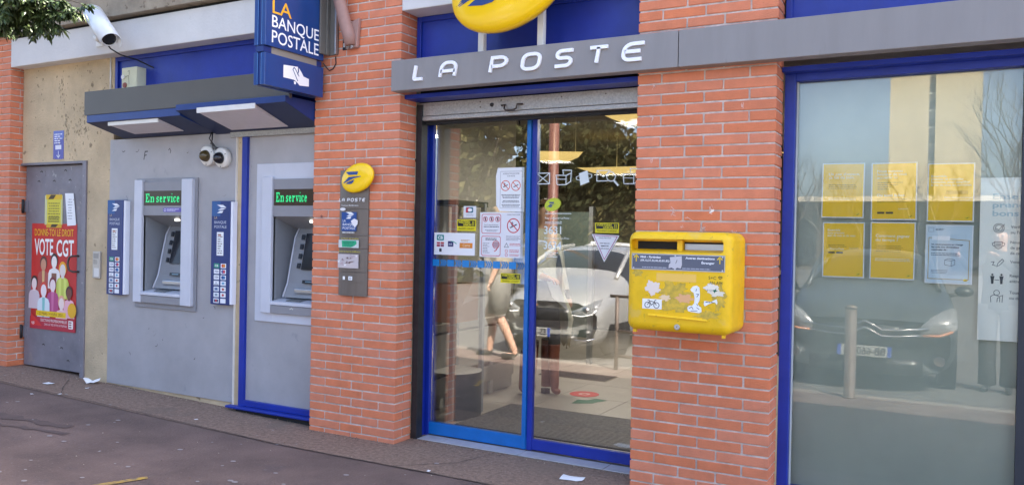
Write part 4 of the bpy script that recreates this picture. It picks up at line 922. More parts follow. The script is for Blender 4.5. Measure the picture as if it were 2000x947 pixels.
# worn paint patches, remains of stickers
def blob(mb, cx, cz, a, c, m, d, seed, k=18, jag=.25):
    r = random.Random(seed); k *= 3; v = [F.p(cx, cz, d)]
    for i in range(k):
        q = 1+jag*(r.random()-.5)*1.4+.18*math.sin(i*.7+seed)+.1*math.sin(i*1.9); v.append(F.p(cx+a*q*math.cos(6.28318*i/k), cz+c*q*math.sin(6.28318*i/k), d))
    mb.add(v, [(0, 1+i, 1+(i+1) % k) for i in range(k)], m)
b = MB()
b.rect(F, -1.385, -1.17, 1.21, 1.252, C('#efc25c'), .0006)
blob(b, -1.29, 1.15, .085, .055, 'post_worn', .0009, 2); blob(b, -1.27, 1.085, .085, .032, 'post_worn', .0011, 3); blob(b, -1.11, 1.045, .06, .022, 'post_worn', .0011, 5); blob(b, -1.05, 1.14, .035, .06, 'post_worn', .0007, 6); blob(b, -1.49, 1.25, .028, .02, 'post_worn', .0009, 7)
blob(b, -1.23, 1.125, .045, .022, C('#e4ae7c'), .0014, 8, jag=.3); blob(b, -1.335, 1.122, .030, .016, C('#ecd0a8'), .0015, 9, jag=.35)
ob('worn_paint', b, t)
for q in ((-1.405, 1.172, .040, .036, C('#e8d8cc'), .0016, 11, 14, .12), (-1.09, 1.185, .036, .024, C('#ece4d4'), .0016, 12, 14, .14), (-1.062, 1.160, .035, .017, C('#e4dcc8'), .0017, 13, 14, .14)): b = MB(); blob(b, *q); ob('torn_sticker', b, t)
b = MB(); b.rect(F, -1.460, -1.352, 1.060, 1.113, C('#f0f0ec'), .0016)
o = C('#2c2c2e')
for x in (-1.431, -1.381): b.ring(F, x, 1.080, .0165, .0035, o, .0022, 18)
b.line(F, [(-1.431, 1.080), (-1.420, 1.101), (-1.392, 1.097), (-1.381, 1.080)], .0035, o, .0022); b.line(F, [(-1.420, 1.099), (-1.408, 1.080), (-1.392, 1.097)], .0035, o, .0022); b.line(F, [(-1.431, 1.106), (-1.419, 1.106)], .0035, o, .0022); b.line(F, [(-1.392, 1.097), (-1.39, 1.106), (-1.382, 1.108)], .0035, o, .0022)
ob('bicycle_sticker', b, t)
b = MB(); wh = C('#eef0f0')
b.poly(F, [(-1.20, 1.172), (-1.186, 1.19), (-1.166, 1.195), (-1.152, 1.186), (-1.148, 1.15), (-1.150, 1.118), (-1.160, 1.10), (-1.150, 1.088), (-1.140, 1.082), (-1.138, 1.06), (-1.15, 1.053), (-1.19, 1.056), (-1.21, 1.060), (-1.214, 1.078), (-1.205, 1.088), (-1.188, 1.09), (-1.178, 1.102), (-1.176, 1.13), (-1.182, 1.158), (-1.192, 1.162)], wh, .0018)
dk = C('#3c4450')
for p in ([(-1.166, 1.178), (-1.17, 1.165)], [(-1.168, 1.152), (-1.155, 1.15), (-1.165, 1.135)], [(-1.205, 1.075), (-1.19, 1.083), (-1.182, 1.07)], [(-1.165, 1.082), (-1.15, 1.072)], [(-1.195, 1.062), (-1.16, 1.064)], [(-1.165, 1.10), (-1.157, 1.09)]): b.line(F, p, .003, dk, .0024)
b.poly(F, [(-1.128, 1.10), (-1.125, 1.118), (-1.09, 1.115), (-1.062, 1.13), (-1.056, 1.112), (-1.06, 1.102), (-1.07, 1.114), (-1.10, 1.103), (-1.122, 1.09)], wh, .0018); b.bars(F, -1.118, -1.07, 1.108, 1.116, 1, dk, .0024, 3); ob('bird_sticker', b, t)
b = MB(); g = C('#3c4630'); b.text(F, 'S+C', -1.105, 1.230, .016, g, .002); b.line(F, [(-1.046, 1.232), (-1.054, 1.242), (-1.048, 1.247), (-1.045, 1.243), (-1.040, 1.247), (-1.035, 1.242), (-1.046, 1.232)], .0028, g, .002); b.text(F, 'AN-AIM', -1.100, 1.204, .016, g, .0021, w=.066); b.poly(F, [(-1.07, 1.178), (-1.063, 1.188), (-1.066, 1.175), (-1.056, 1.172), (-1.068, 1.168), (-1.074, 1.16), (-1.077, 1.17), (-1.088, 1.174)], C('#1f6a50'), .0024); b.text(F, '1312', -1.118, 1.168, .010, C('#4c5a66'), .0024, w=.03); ob('graffiti', b, t)
b = MB(); b.hexa([(-1.425, Y0-.012, 1.026), (-1.108, Y0-.012, 1.014), (-1.108, Y0+.002, 1.014), (-1.425, Y0+.002, 1.026), (-1.425, Y0-.004, 1.034), (-1.108, Y0-.004, 1.022), (-1.108, Y0+.002, 1.022), (-1.425, Y0+.002, 1.034)], 'post_yellow'); ob('door_lip', b, t)
b = MB(); b.lathe((-1.267, Y0, .972), (0, -1, 0), [(.0155, -.01), (.0155, .003), (.013, .005)], 'alu', 18); lk = ob('lock', b, t); b = MB(); b.rect(F, -1.2685, -1.2655, .968, .978, C('#222222'), .0056); ob('keyhole', b, lk)
for x in (-1.51, -1.03): b = MB(); b.box(x-.008, x+.008, -.27, -.25, .928, .944, 'post_yellow'); ob('lug', b, t)
# leftovers of posters on the brick above the letterbox
b = MB(); F0 = wall(-.0022); rr = random.Random(12); wm = C('#e8c8bc')
def scr(x, z, a, c, n=10, w=.0025):
    for i in range(n):
        q = rr.uniform(0, 6.28); b.line(F0, [(x+a*rr.uniform(-1, 1), z+c*rr.uniform(-1, 1)), (x+a*rr.uniform(-1, 1), z+c*rr.uniform(-1, 1))], w*rr.uniform(.5, 1.3), wm, .0004)
for q in ((-1.392, 1.59, .018, .028, 9), (-1.18, 1.60, .016, .03, 8), (-1.225, 1.49, .02, .02, 12), (-1.34, 1.505, .01, .01, 4), (-1.31, 1.545, .05, .02, 4), (-1.05, 1.47, .02, .02, 5), (-1.24, 1.375, .06, .012, 20), (-1.02, 2.16, .01, .02, 8), (-1.52, 2.30, .012, .02, 6), (-1.53, 2.12, .012, .025, 8), (-1.525, 1.88, .01, .02, 5)): scr(*q[:4], q[4])
b.poly(F0, [(-1.415, 1.40), (-1.375, 1.405), (-1.372, 1.44), (-1.415, 1.44)], C('#dca898'), .0006)
b.poly(F0, [(-1.19, 1.578), (-1.165, 1.588), (-1.158, 1.60), (-1.175, 1.60)], C('#f0e8e0'), .0008); b.poly(F0, [(-1.195, 1.42), (-1.178, 1.42), (-1.178, 1.452), (-1.195, 1.452), (-1.19, 1.44), (-1.198, 1.432)], C('#e2c23c'), .0008)
ob('poster_remains', b, at=(-1.25, -.003, 1.4), label='scraped poster remains on the bricks above the letterbox', cat='residue')

# ================================================================ roller shutter, glass sliding door
t = thing('roller_shutter', (-2.46, .22, 2.22), 'raised galvanised roller shutter above the glass door', 'shutter')
b = MB(); b.box(-3.318, -1.624, .205, .235, 2.254, 2.345, 'galva'); ob('bottom_bar', b, t, bevel=.002)
b = MB(); b.box(-3.318, -1.624, .198, .240, 2.221, 2.251, 'galva'); ob('end_slat', b, t, bevel=.004)
F = wall(.205); b = MB(); b.tube([(-2.635, .20, 2.290), (-2.60, .185, 2.290), (-2.60, .175, 2.262), (-2.585, .170, 2.252), (-2.525, .170, 2.252), (-2.51, .175, 2.262), (-2.51, .185, 2.290), (-2.475, .20, 2.290)], .006, C('#4c4440', .4), 8); b.rect(F, -2.60, -2.51, 2.268, 2.300, 'galva', .001, .004); ob('handle', b, t)
b = MB(); b.lathe((-2.71, .205, 2.300), (0, -1, 0), [(.014, 0), (.013, .006), (.008, .007)], 'black_metal', 16); ob('lock', b, t)
for x, z in ((-3.285, 2.325), (-3.285, 2.285), (-2.80, 2.325), (-2.80, 2.29), (-2.64, 2.325), (-2.2, 2.32), (-1.9, 2.32)): b = MB(); b.lathe((x, .205, z), (0, -1, 0), [(.006, 0), (.005, .003)], C('#6c6660', .4), 8); ob('rivet', b, t)
for x in (-3.309, -1.668): b = MB(); b.box(x, x+.046, .192, .262, .0, 2.33, mat('guide_dark', hexc('#3c3d40'), .45, metal=.5, var=.3, vscale=12)); ob('guide_rail', b, t)
b = MB(); b.box(-3.309, -1.623, .10, .24, 2.352, 2.378, 'dark_gap'); b.box(-3.309, -1.623, .05, .20, 2.350, 2.3785, 'royal_blue'); b.box(-3.309, -1.623, .235, .30, 2.20, 2.44, 'dark_gap'); ob('lintel', b, t)
t = thing('sliding_door', (-2.47, .36, 0), 'blue framed glass sliding door with notices under the roller shutter', 'door')
b = MB(); b.box(-3.318, -3.295, .264, .40, .0, 2.30, 'royal_blue'); b.box(-3.309, -3.262, .335, .40, 0, 2.3, 'royal_blue'); b.box(-1.66, -1.62, .264, .40, 0, 2.3, 'royal_blue'); ob('jamb', b, t, bevel=.003)
def leaf(x0, x1, y, m, bot, tilt=0.):
    a = MB(); a.box(x0, x1, y-.018, y+.018, .014, bot, m); r_ = ob('bottom_rail', a, t, bevel=.003)
    a = MB(); a.box(x0, x1, y-.018, y+.018, 2.24, 2.30, m); ob('top_rail', a, t)
    a = MB(); a.box(x0+.03, x1-.03, y-.004, y+.004, bot, 2.24, 'glass_door')
    if tilt:      # the fixed pane sits a little askew in its frame
        cx = (x0+x1)/2; Rm = Matrix.Rotation(tilt, 3, 'Z'); a.v = [Rm @ (v-Vector((cx, y, 0)))+Vector((cx, y, 0)) for v in a.v]
    ob('glass_pane', a, t)
    return r_
leaf(-3.288, -2.476, .357, 'leaf_blue', .098, R(-1.5))
leaf(-2.462, -1.66, .37, 'royal_blue', .085)
b = MB(); b.box(-2.508, -2.478, .330, .372, .014, 2.3, 'leaf_blue'); b.box(-3.288, -3.258, .332, .368, .014, 2.3, 'royal_blue'); ob('stile', b, t, bevel=.003)
b = MB(); b.box(-2.477, -2.440, .346, .394, .010, 2.3, 'royal_blue'); b.box(-1.69, -1.66, .352, .388, .014, 2.3, 'royal_blue'); ob('stile', b, t, bevel=.003)
F = wall(.346); b = MB(); x = -3.255; i = 0; cy = C('#1f86cc', .4)
while x < -2.51:
    w = .062
    if i % 2 == 1:
        for q in range(3):
            a = x+q*.017; b.poly(F, [(a, 1.210), (a+.010, 1.210), (a+.026, 1.234), (a+.010, 1.258), (a, 1.258), (a+.014, 1.234)], cy, .0012)
    else: b.rect(F, x, min(x+w-.006, -2.51), 1.210, 1.258, cy, .0012)
    x += w; i += 1
ob('safety_band', b, t)
# threshold tiles
t = thing('threshold', (-2.47, .28, 0), 'row of pale grey threshold tiles in front of the glass door', 'threshold')
xs = [-3.262, -3.072, -2.466, -1.868, -1.624]
for a, c in zip(xs[:-1], xs[1:]): b = MB(); b.box(a+.003, c-.003, .200, .331, -.03, .010, mat('tile_pale', hexc('#b4b3b6'), .4, var=.16, vscale=12, rnd=.05)); ob('tile', b, t, bevel=.002)
b = MB(); b.box(-3.26, -1.624, .198, .40, -.05, .0065, C('#6c6862')); ob('grout_bed', b, t)

# ---------------------------------------------------------------- notices on the left leaf
F = wall(.3455)
def notice(name, label, cat, pts, m, group=None, th=.0006, y=.3455):
    b = MB(); b.poly(wall(y), pts, m, .0006, th); cx = sum(p[0] for p in pts)/len(pts); cz = min(p[1] for p in pts)
    return ob(name, b, at=(cx, y, cz), label=label, cat=cat, group=group)
def rc(x0, x1, z0, z1): return [(x0, z0), (x1, z0), (x1, z1), (x0, z1)]
RED = C('#c8303c'); DK = C('#4a4a52'); GR = C('#8c8c94')
def nosmoke(b, x, z, r, col, d=.0022, kind=0):
    b.ring(F, x, z, r, r*.14, col, d); q = r*.66; b.line(F, [(x-q, z+q), (x+q, z-q)], r*.13, col, d+.0006)
    b.line(F, [(x-r*.5, z-r*.28), (x+r*.5, z+r*.18)], r*.16, DK, d); 
    if kind: b.ell(F, x-r*.2, z+r*.25, r*.18, r*.3, GR, d, k=10)
o = notice('paper_notice', 'white notice with two no-smoking circles taped high on the door', 'notice', [(-2.715, 1.60), (-2.527, 1.594), (-2.532, 1.894), (-2.735, 1.893), (-2.748, 1.84), (-2.742, 1.64)], 'white_paper')
b = MB(); b.line(F, rc(-2.712, -2.545, 1.62, 1.868), .002, GR, .002, closed=True)
b.text(F, 'INTERDICTION DE FUMER', -2.63, 1.848, .0095, DK, .002, 'C', w=.125); b.text(F, 'ET DE VAPOTER', -2.63, 1.832, .0095, DK, .002, 'C', w=.06)
nosmoke(b, -2.672, 1.772, .036, C('#d8552c'), kind=1); nosmoke(b, -2.592, 1.772, .036, C('#d8552c'))
b.bars(F, -2.705, -2.555, 1.685, 1.715, 3, DK, .002, 1, .2, .45, 'C'); b.bars(F, -2.705, -2.555, 1.655, 1.675, 2, DK, .002, 2, .2, .45, 'C'); b.bars(F, -2.705, -2.555, 1.627, 1.647, 2, DK, .002, 3, .3, .45, 'C'); ob('printing', b, o)
o = notice('paper_notice', 'white sheet with red bordered safety panels and large no-smoking circle on the door', 'notice', rc(-2.868, -2.532, 1.286, 1.592), C('#e6e6ea'))
b = MB()
for z0_, z1_ in ((1.448, 1.578), (1.296, 1.428)): b.line(F, [(-2.852, z0_+.008), (-2.844, z0_), (-2.712, z0_), (-2.704, z0_+.008), (-2.704, z1_-.008), (-2.712, z1_), (-2.844, z1_), (-2.852, z1_-.008)], .004, RED, .002, closed=True)
for x in (-2.825, -2.776, -2.728): b.ring(F, x, 1.545, .019, .004, RED, .002, 18); b.line(F, [(x-.011, 1.556), (x+.011, 1.534)], .003, RED, .0024); b.rect(F, x-.005, x+.006, 1.534, 1.556, DK, .002)
b.text(F, 'Pour la sécurité de tous,', -2.778, 1.502, .0095, DK, .002, 'C', w=.11); b.bars(F, -2.84, -2.715, 1.488, 1.498, 1, DK, .002, 2, .05, .5, 'C'); b.bars(F, -2.83, -2.72, 1.458, 1.475, 2, GR, .002, 3, .3, .45, 'C')
b.bars(F, -2.825, -2.73, 1.400, 1.418, 2, DK, .002, 6, .1, .55, 'C'); b.bars(F, -2.842, -2.785, 1.31, 1.385, 7, GR, .002, 4, .4, .4); b.ell(F, -2.738, 1.372, .028, .020, C('#b89aa0'), .002); b.line(F, [(-2.722, 1.355), (-2.735, 1.335), (-2.75, 1.325)], .006, RED, .0024); b.ring(F, -2.738, 1.372, .028, .004, RED, .0024)
nosmoke(b, -2.605, 1.502, .050, RED, kind=1); b.text(F, 'INTERDICTION DE FUMER', -2.605, 1.572, .008, DK, .002, 'C', w=.10)
b.bars(F, -2.66, -2.545, 1.40, 1.435, 4, GR, .002, 8, .3, .4); b.line(F, [(-2.672, 1.356), (-2.640, 1.356), (-2.656, 1.384)], .003, DK, .002, closed=True)
for z in (1.330, 1.304): b.ring(F, -2.656, z, .011, .003, RED, .002, 14)
b.bars(F, -2.632, -2.545, 1.365, 1.385, 2, RED, .002, 9, .2, .4); b.bars(F, -2.632, -2.545, 1.32, 1.342, 2, RED, .002, 10, .3, .4); b.bars(F, -2.632, -2.545, 1.296, 1.312, 2, RED, .002, 11, .3, .4); ob('printing', b, o)
o = notice('paper_notice', 'wide white card with payment logos low on the door', 'notice', rc(-3.244, -2.906, 1.291, 1.447), 'white_paper')
b = MB(); b.rrect(F, -3.222, -3.162, 1.392, 1.432, .006, C('#2a8c88'), .002); b.text(F, 'CB', -3.192, 1.402, .020, C('#f4f6f6'), .0026, 'C', w=.042, bold=.03)
for i in range(2):
    for j in range(2): b.rect(F, -3.222+i*.033, -3.194+i*.033, 1.348+j*.018, 1.363+j*.018, C(['#a83c50', '#c05464', '#8c4460', '#b84848'][i*2+j]), .002)
b.rect(F, -3.20, -3.18, 1.312, 1.336, C('#3c4048'), .002); b.rect(F, -3.128, -3.082, 1.350, 1.388, C('#242a66'), .002); b.text(F, 'ANR', -3.122, 1.360, .013, C('#e6e8f2'), .0026, w=.030); b.line(F, [(-3.10, 1.388), (-3.075, 1.382), (-3.055, 1.37)], .005, C('#38a890'), .0026)
b.rect(F, -3.03, -2.925, 1.342, 1.378, C('#e08a30'), .002); b.text(F, 'Carte', -3.005, 1.352, .018, C('#f6e6c8'), .0026, w=.06); b.bars(F, -3.02, -2.94, 1.385, 1.402, 2, C('#d0a060'), .002, 3); ob('printing', b, o)
def western(x0, x1, z0, z1, label, y):
    global F
    o = notice('money_transfer_sticker', label, 'sticker', rc(x0, x1, z0, z1), C('#e6d818'), 'yellow and black stickers on the door glass', y=y); f = wall(y); b = MB(); w = x1-x0; h = z1-z0
    b.rect(f, x0+.04*w, x1-.04*w, z0+.40*h, z1-.08*h, C('#26261c'), .002); ye = C('#e8dc24')
    b.text(f, 'WESTERN', x0+.07*w, z0+.68*h, .20*h, ye, .0026, w=.62*w, bold=.03); b.text(f, 'UNION', x0+.34*w, z0+.44*h, .20*h, ye, .0026, w=.42*w, bold=.03)
    for q in (.82, .88): b.rect(f, x0+q*w, x0+(q+.025)*w, z0+.44*h, z0+.86*h, ye, .0026)
    b.text(f, "TRANSFERT D'ARGENT", (x0+x1)/2, z0+.12*h, .16*h, C('#4a4618'), .0026, 'C', w=.84*w); ob('printing', b, o)
western(-3.055, -2.900, 1.462, 1.541, 'yellow and black money transfer sticker above the white payment card', .3455)
western(-2.697, -2.543, 1.115, 1.180, 'yellow and black money transfer sticker below the blue band on the door', .3455)
western(-2.019, -1.858, 1.464, 1.529, 'yellow and black money transfer sticker above the white triangle', .3655)
o = notice('card_sticker', 'small white sticker with a red and blue card emblem on the door', 'sticker', rc(-3.003, -2.901, 1.554, 1.634), C('#e2e4e6'))
b = MB(); b.rrect(F, -2.985, -2.925, 1.588, 1.626, .008, C('#2c6a7c'), .002); b.poly(F, [(-2.985, 1.59), (-2.965, 1.59), (-2.955, 1.624), (-2.978, 1.624)], C('#c83848'), .0025); b.ell(F, -2.95, 1.607, .018, .012, C('#eef0f2'), .0028, k=14); b.text(F, 'UnionPay', -2.952, 1.568, .010, GR, .002, 'C', w=.06); ob('printing', b, o)
# white triangle and vinyl on the right leaf
F = wall(.3655)
o = notice('triangle_notice', 'white downward triangle notice with pink border on the door glass', 'notice', [(-2.042, 1.456), (-1.853, 1.449), (-1.953, 1.278)][::-1], 'white_paper', y=.3655)
b = MB(); b.line(F, [(-2.028, 1.448), (-1.867, 1.442), (-1.952, 1.296)], .004, C('#b0487c'), .002, closed=True); b.text(F, 'FONDS PROTÉGÉS', -1.95, 1.428, .0085, DK, .002, 'C', w=.085); b.bars(F, -1.985, -1.915, 1.392, 1.403, 1, GR, .002, 1, .1, .5, 'C'); b.bars(F, -1.98, -1.92, 1.375, 1.387, 1, DK, .002, 2, .1, .5, 'C'); b.text(F, 'IMPOSSIBLE', -1.95, 1.360, .0085, DK, .002, 'C', w=.06); ob('printing', b, o)
t = thing('window_lettering', (-2.2, .366, 1.3), 'white vinyl pictograms and phone numbers on the door glass', 'lettering')
vin = mat('vinyl', hexc('#dfe8e8'), .5); lwv = .0055
b = MB(); b.line(F, rc(-2.449, -2.352, 1.782, 1.853), lwv, vin, .001, closed=True); b.line(F, [(-2.449, 1.782), (-2.352, 1.853)], lwv*.8, vin, .0012); b.line(F, [(-2.449, 1.853), (-2.352, 1.782)], lwv*.8, vin, .0014); ob('envelope_icon', b, t)
def boxicon(x):
    b = MB(); b.line(F, [(x+.008, 1.775), (x+.072, 1.775), (x+.072, 1.835), (x, 1.838), (x+.008, 1.775)], lwv, vin, .001); b.line(F, [(x+.072, 1.775), (x+.105, 1.795), (x+.110, 1.868), (x+.048, 1.870), (x+.052, 1.842)], lwv, vin, .0012); b.line(F, [(x+.072, 1.835), (x+.108, 1.85)], lwv, vin, .0014); b.line(F, [(x+.005, 1.812), (x+.072, 1.81)], lwv*.7, vin, .0014); ob('box_icon', b, t)
boxicon(-2.304); boxicon(-1.838)
b = MB(); b.poly(F, [(-2.128, 1.768), (-2.068, 1.790), (-2.082, 1.866), (-2.140, 1.846)], vin, .001); b.line(F, [(-2.128, 1.80), (-2.158, 1.808), (-2.160, 1.822), (-2.138, 1.832)], lwv*.7, vin, .0012); b.line(F, [(-2.072, 1.812), (-2.05, 1.822), (-2.052, 1.838), (-2.08, 1.845)], lwv*.7, vin, .0012); ob('stamp_icon', b, t)
b = MB(); b.line(F, [(-1.94, 1.795), (-2.015, 1.795), (-2.015, 1.862), (-1.92, 1.862)], lwv, vin, .001); b.line(F, [(-2.015, 1.862), (-1.97, 1.82), (-1.93, 1.858)], lwv*.8, vin, .0012); b.ring(F, -1.918, 1.822, .032, lwv, vin, .0014); b.line(F, [(-1.898, 1.797), (-1.868, 1.764)], .012, vin, .0016); ob('magnifier_icon', b, t)
b = MB(); b.ell(F, -2.325, 1.645, .060, .042, C('#c3cf3a'), .001, rot=R(16), k=28)
for pts in BIRD: b.poly(F, [(-2.328+x*.045, 1.645+y*.042) for x, y in pts], C('#2c4a86'), .0018)
ob('oval_emblem', b, t)
b = MB(); b.rect(F, -2.378, -2.19, 1.584, 1.588, vin, .001); b.text(F, 'Pour contacter La Poste :', -2.380, 1.550, .0125, vin, .001, w=.185); b.text(F, 'www.laposte.fr', -2.380, 1.525, .0125, vin, .001, w=.125); b.rect(F, -2.380, -2.255, 1.519, 1.522, vin, .001)
b.text(F, '3631', -2.385, 1.452, .050, vin, .001, w=.125, bold=.01); b.text(F, 'Pour contacter Les Pros :', -2.380, 1.418, .0125, vin, .001, w=.185); b.text(F, '3634', -2.385, 1.352, .050, vin, .001, w=.13, bold=.01); b.bars(F, -2.375, -2.27, 1.295, 1.335, 3, vin, .001, 3, .3, .4); ob('phone_numbers', b, t)

# ================================================================ poster window on the right
t = thing('shop_window', (.7, .22, 0), 'wide blue framed shop window with yellow posters behind the glass', 'window')
b = MB(); b.box(-.836, -.778, .196, .27, .05, 2.378, 'royal_blue'); b.box(2.14, 2.196, .196, .27, .05, 2.378, 'royal_blue'); ob('side_frame', b, t, bevel=.003)
b = MB(); b.box(-.778, 2.14, .20, .27, 2.312, 2.378, 'royal_blue'); b.box(-.839, 2.196, .12, .20, 2.352, 2.3795, 'royal_blue'); ob('top_frame', b, t, bevel=.003)
b = MB(); b.box(-.778, 2.14, .20, .27, .05, .085, 'royal_blue'); b.box(-.839, 2.196, .10, .28, -.02, .05, 'mortar'); ob('bottom_frame', b, t)
b = MB(); b.box(.287, .330, .212, .27, .085, 2.312, C('#2c3038')); ob('mullion', b, t)
for a, c in ((-.778, .287), (.330, 2.14)): b = MB(); b.box(a, c, .246, .254, .085, 2.312, 'glass_window'); ob('glass_pane', b, t)
b = MB(); b.box(-.777, -.768, .238, .245, .086, 2.311, C('#c8ccc4')); ob('seal', b, t)
mat('blind', hexc('#bfc2b2'), .8, var=.14, vscale=1.6, bump=.05, bscale=200)
b = MB(); b.box(-.83, 2.19, .30, .315, .05, 2.40, 'blind'); ob('blind_screen', b, t)
# A4 posters behind the glass
PF = .264
def yposter(x0, z0, x1, z1, label, tilt, lines, extra=None, yellow='#ffcf0c'):
    w, h = x1-x0, z1-z0; f = Fr(((x0+x1)/2, PF, (z0+z1)/2), (math.cos(tilt), 0, math.sin(tilt)), (-math.sin(tilt), 0, math.cos(tilt)))
    b = MB(); b.rect(f, -w/2, w/2, -h/2, h/2, 'white_paper', 0, .0008); o = ob('window_poster', b, at=((x0+x1)/2, PF, z0), label=label, cat='poster', group='A4 posters in the window')
    b = MB(); m_ = .006; b.rect(f, -w/2+m_, w/2-m_, -h/2+m_, h/2-m_, C(yellow, .5), .0014); wt = C('#fbf7e6')
    for (s, u, v, ch, ww) in lines: b.text(f, s, -w/2+u*w, -h/2+v*h, ch, wt if yellow != '#d3e2ec' else C('#3c4c60'), .002, w=ww*w, bold=.012)
    if extra: extra(b, f, w, h)
    b.ell(f, w/2-.030, -h/2+.022, .010, .007, C('#f6d400'), .0019, k=14); b.poly(f, [(w/2-.040, -h/2+.016), (w/2-.020, -h/2+.026), (w/2-.028, -h/2+.018)], C('#5a4a10'), .0022)
    ob('printing', b, o); return o
WT = C('#f6f0d0'); OL = C('#b08f14')
def ex1(b, f, w, h): b.bars(f, -.34*w, .32*w, .02*h, .12*h, 3, OL, .002, 1, .25, .35); b.bars(f, -.34*w, .38*w, -.18*h, -.13*h, 2, WT, .002, 2, .1, .4)
def ex2(b, f, w, h): b.bars(f, -.36*w, .3*w, .02*h, .17*h, 4, OL, .002, 3, .7, .35); b.bars(f, -.36*w, .32*w, -.20*h, -.12*h, 3, OL, .002, 4, .2, .35); b.text(f, 'laposte.fr', .10*w, -.315*h, .008, WT, .002, w=.22*w); [b.rrect(f, (-.36+.19*i)*w, (-.20+.19*i)*w, -.39*h, -.355*h, .002, C('#4a4428'), .002) for i in range(2)]
def ex3(b, f, w, h): b.rect(f, -.10*w, .36*w, -.03*h, .03*h, C('#dcae14'), .0018); b.text(f, 'Même derrière un masque,', -.13*w, -.10*h, .0075, WT, .002, w=.60*w); b.text(f, 'continuons à nous sourire.', -.13*w, -.145*h, .0075, WT, .002, w=.56*w)
def ex4(b, f, w, h): b.text(f, 'Tout La Poste', -.32*w, -.0*h, .010, WT, .002, w=.34*w, bold=.02); b.text(f, 'laposte.fr', .14*w, .02*h, .008, WT, .002, w=.22*w); [b.rrect(f, (-.36+.19*i)*w, (-.20+.19*i)*w, -.065*h, -.035*h, .002, C('#4a4428'), .002) for i in range(2)]; b.bars(f, -.36*w, .1*w, .04*h, .10*h, 2, OL, .002, 6, .2, .4)
def ex5(b, f, w, h): b.bars(f, -.36*w, .25*w, -.03*h, .10*h, 4, OL, .002, 7, .3, .35); b.bars(f, -.38*w, .40*w, -.19*h, -.13*h, 2, WT, .002, 8, .1, .4)
yposter(-.640, 1.566, -.425, 1.863, "yellow window poster starting 'Un peu d'espace'", R(-.4), [("Un peu d'espace,", .16, .775, .0135, .72), ("ça fait du bien.", .16, .715, .0135, .60)], ex1)
yposter(-.392, 1.556, -.172, 1.860, "yellow window poster starting 'Nous sommes heureux'", R(.3), [("Nous sommes", .13, .83, .0135, .56), ("heureux de vous", .13, .775, .0135, .64), ("accueillir ici", .13, .72, .0135, .44), ("Ou aussi là-bas", .13, .41, .0135, .60)], ex2)
yposter(-.125, 1.550, .088, 1.850, "yellow window poster with 'Ensemble' heading about habits", R(-.2), [("Ensemble,", .08, .76, .011, .34), ("prenons de nouvelles", .08, .71, .011, .68), ("habitudes, pour simplifier", .08, .66, .011, .82), ("la vie de tous au quotidien.", .08, .61, .011, .86)], ex3)
yposter(-.630, 1.244, -.418, 1.543, 'yellow window poster with a three line heading below the espace poster', R(.2), [("Ensemble", .12, .84, .011, .30), ("nous prenons", .12, .79, .011, .40), ("soin de tous et de vous", .12, .74, .011, .66)], ex4)
yposter(-.391, 1.244, -.175, 1.546, "yellow window poster asking 'Comment gagner du temps ?'", R(-.3), [("Comment gagner", .12, .735, .0145, .76), ("du temps ?", .12, .665, .0145, .50)], ex5)
def ex6(b, f, w, h):
    b.line(f, [(-.43*w, -.42*h), (.42*w, -.42*h), (.42*w, .24*h), (-.43*w, .28*h)], .003, C('#c09a2c'), .0018, closed=True); b.rect(f, -.36*w, .02*w, .24*h, .31*h, C('#f4f6fa'), .0021); b.line(f, rc(-.44*w, -.33*w, .38*h, .45*h), .0015, C('#8a98a8'), .002, closed=True); b.bars(f, -.29*w, -.1*w, .40*h, .44*h, 2, C('#70808e'), .002, 1)
    for i, s in enumerate(('Ici, nous prenons en charge', 'les colis aux dimensions', 'maximales de :')): b.text(f, s, -.37*w, (.155-.045*i)*h, .0078, C('#33455c'), .002, w=(.66, .58, .34)[i]*w, bold=.03)
    b.bars(f, -.37*w, .30*w, -.03*h, .03*h, 2, C('#5c6c80'), .002, 4, .6, .4); X, Z = .02*w, -.13*h
    b.line(f, [(X-.022, Z-.014), (X+.008, Z-.020), (X+.008, Z+.006), (X-.022, Z+.010)], .002, C('#5c6c7c'), .002, closed=True); b.line(f, [(X+.008, Z-.020), (X+.024, Z-.012), (X+.024, Z+.012), (X+.008, Z+.006)], .002, C('#5c6c7c'), .0021); b.line(f, [(X-.022, Z+.010), (X-.004, Z+.018), (X+.024, Z+.012)], .002, C('#5c6c7c'), .0022)
    b.bars(f, -.37*w, .1*w, -.33*h, -.26*h, 3, C('#7c8c9c'), .002, 5, .4, .35)
yposter(-.128, 1.232, .087, 1.534, 'pale blue window poster showing a parcel drawing', R(-.3), [], ex6, '#d3e2ec')
f = wall(PF); b = MB(); b.rect(f, .114, .70, .958, 1.772, C('#fffcf2'), .0, .001); o = ob('large_poster', b, at=(.4, PF, .958), label='large white hygiene rules poster with line pictograms in the window', cat='poster')
b = MB(); pale = C('#c2d6da'); dk = C('#3c444c')
for i, s in enumerate(('Ensemble,', 'prenons les', 'bons réflexes')): b.text(f, s, .168, 1.665-.042*i, .026, pale, .0016, w=(.24, .28, .32)[i], bold=.02)
def tx(z, *ls):
    for i, s in enumerate(ls): b.text(f, s, .248, z-.027*i, .0135, dk, .0016, bold=.008)
tx(1.520, 'Vérifiez les horaires', "ou l'application"); tx(1.444, 'Nous mettons du gel', 'de gants ou de masques', 'de ce bureau'); tx(1.347, 'Venez avec votre stylo'); tx(1.278, 'Respectez la distance', 'entre chaque client'); tx(1.195, 'Toussez, éternuez', 'ou dans votre coude')
lw2 = .0026; ic = lambda pts, c=False: b.line(f, pts, lw2, dk, .0016, closed=c)
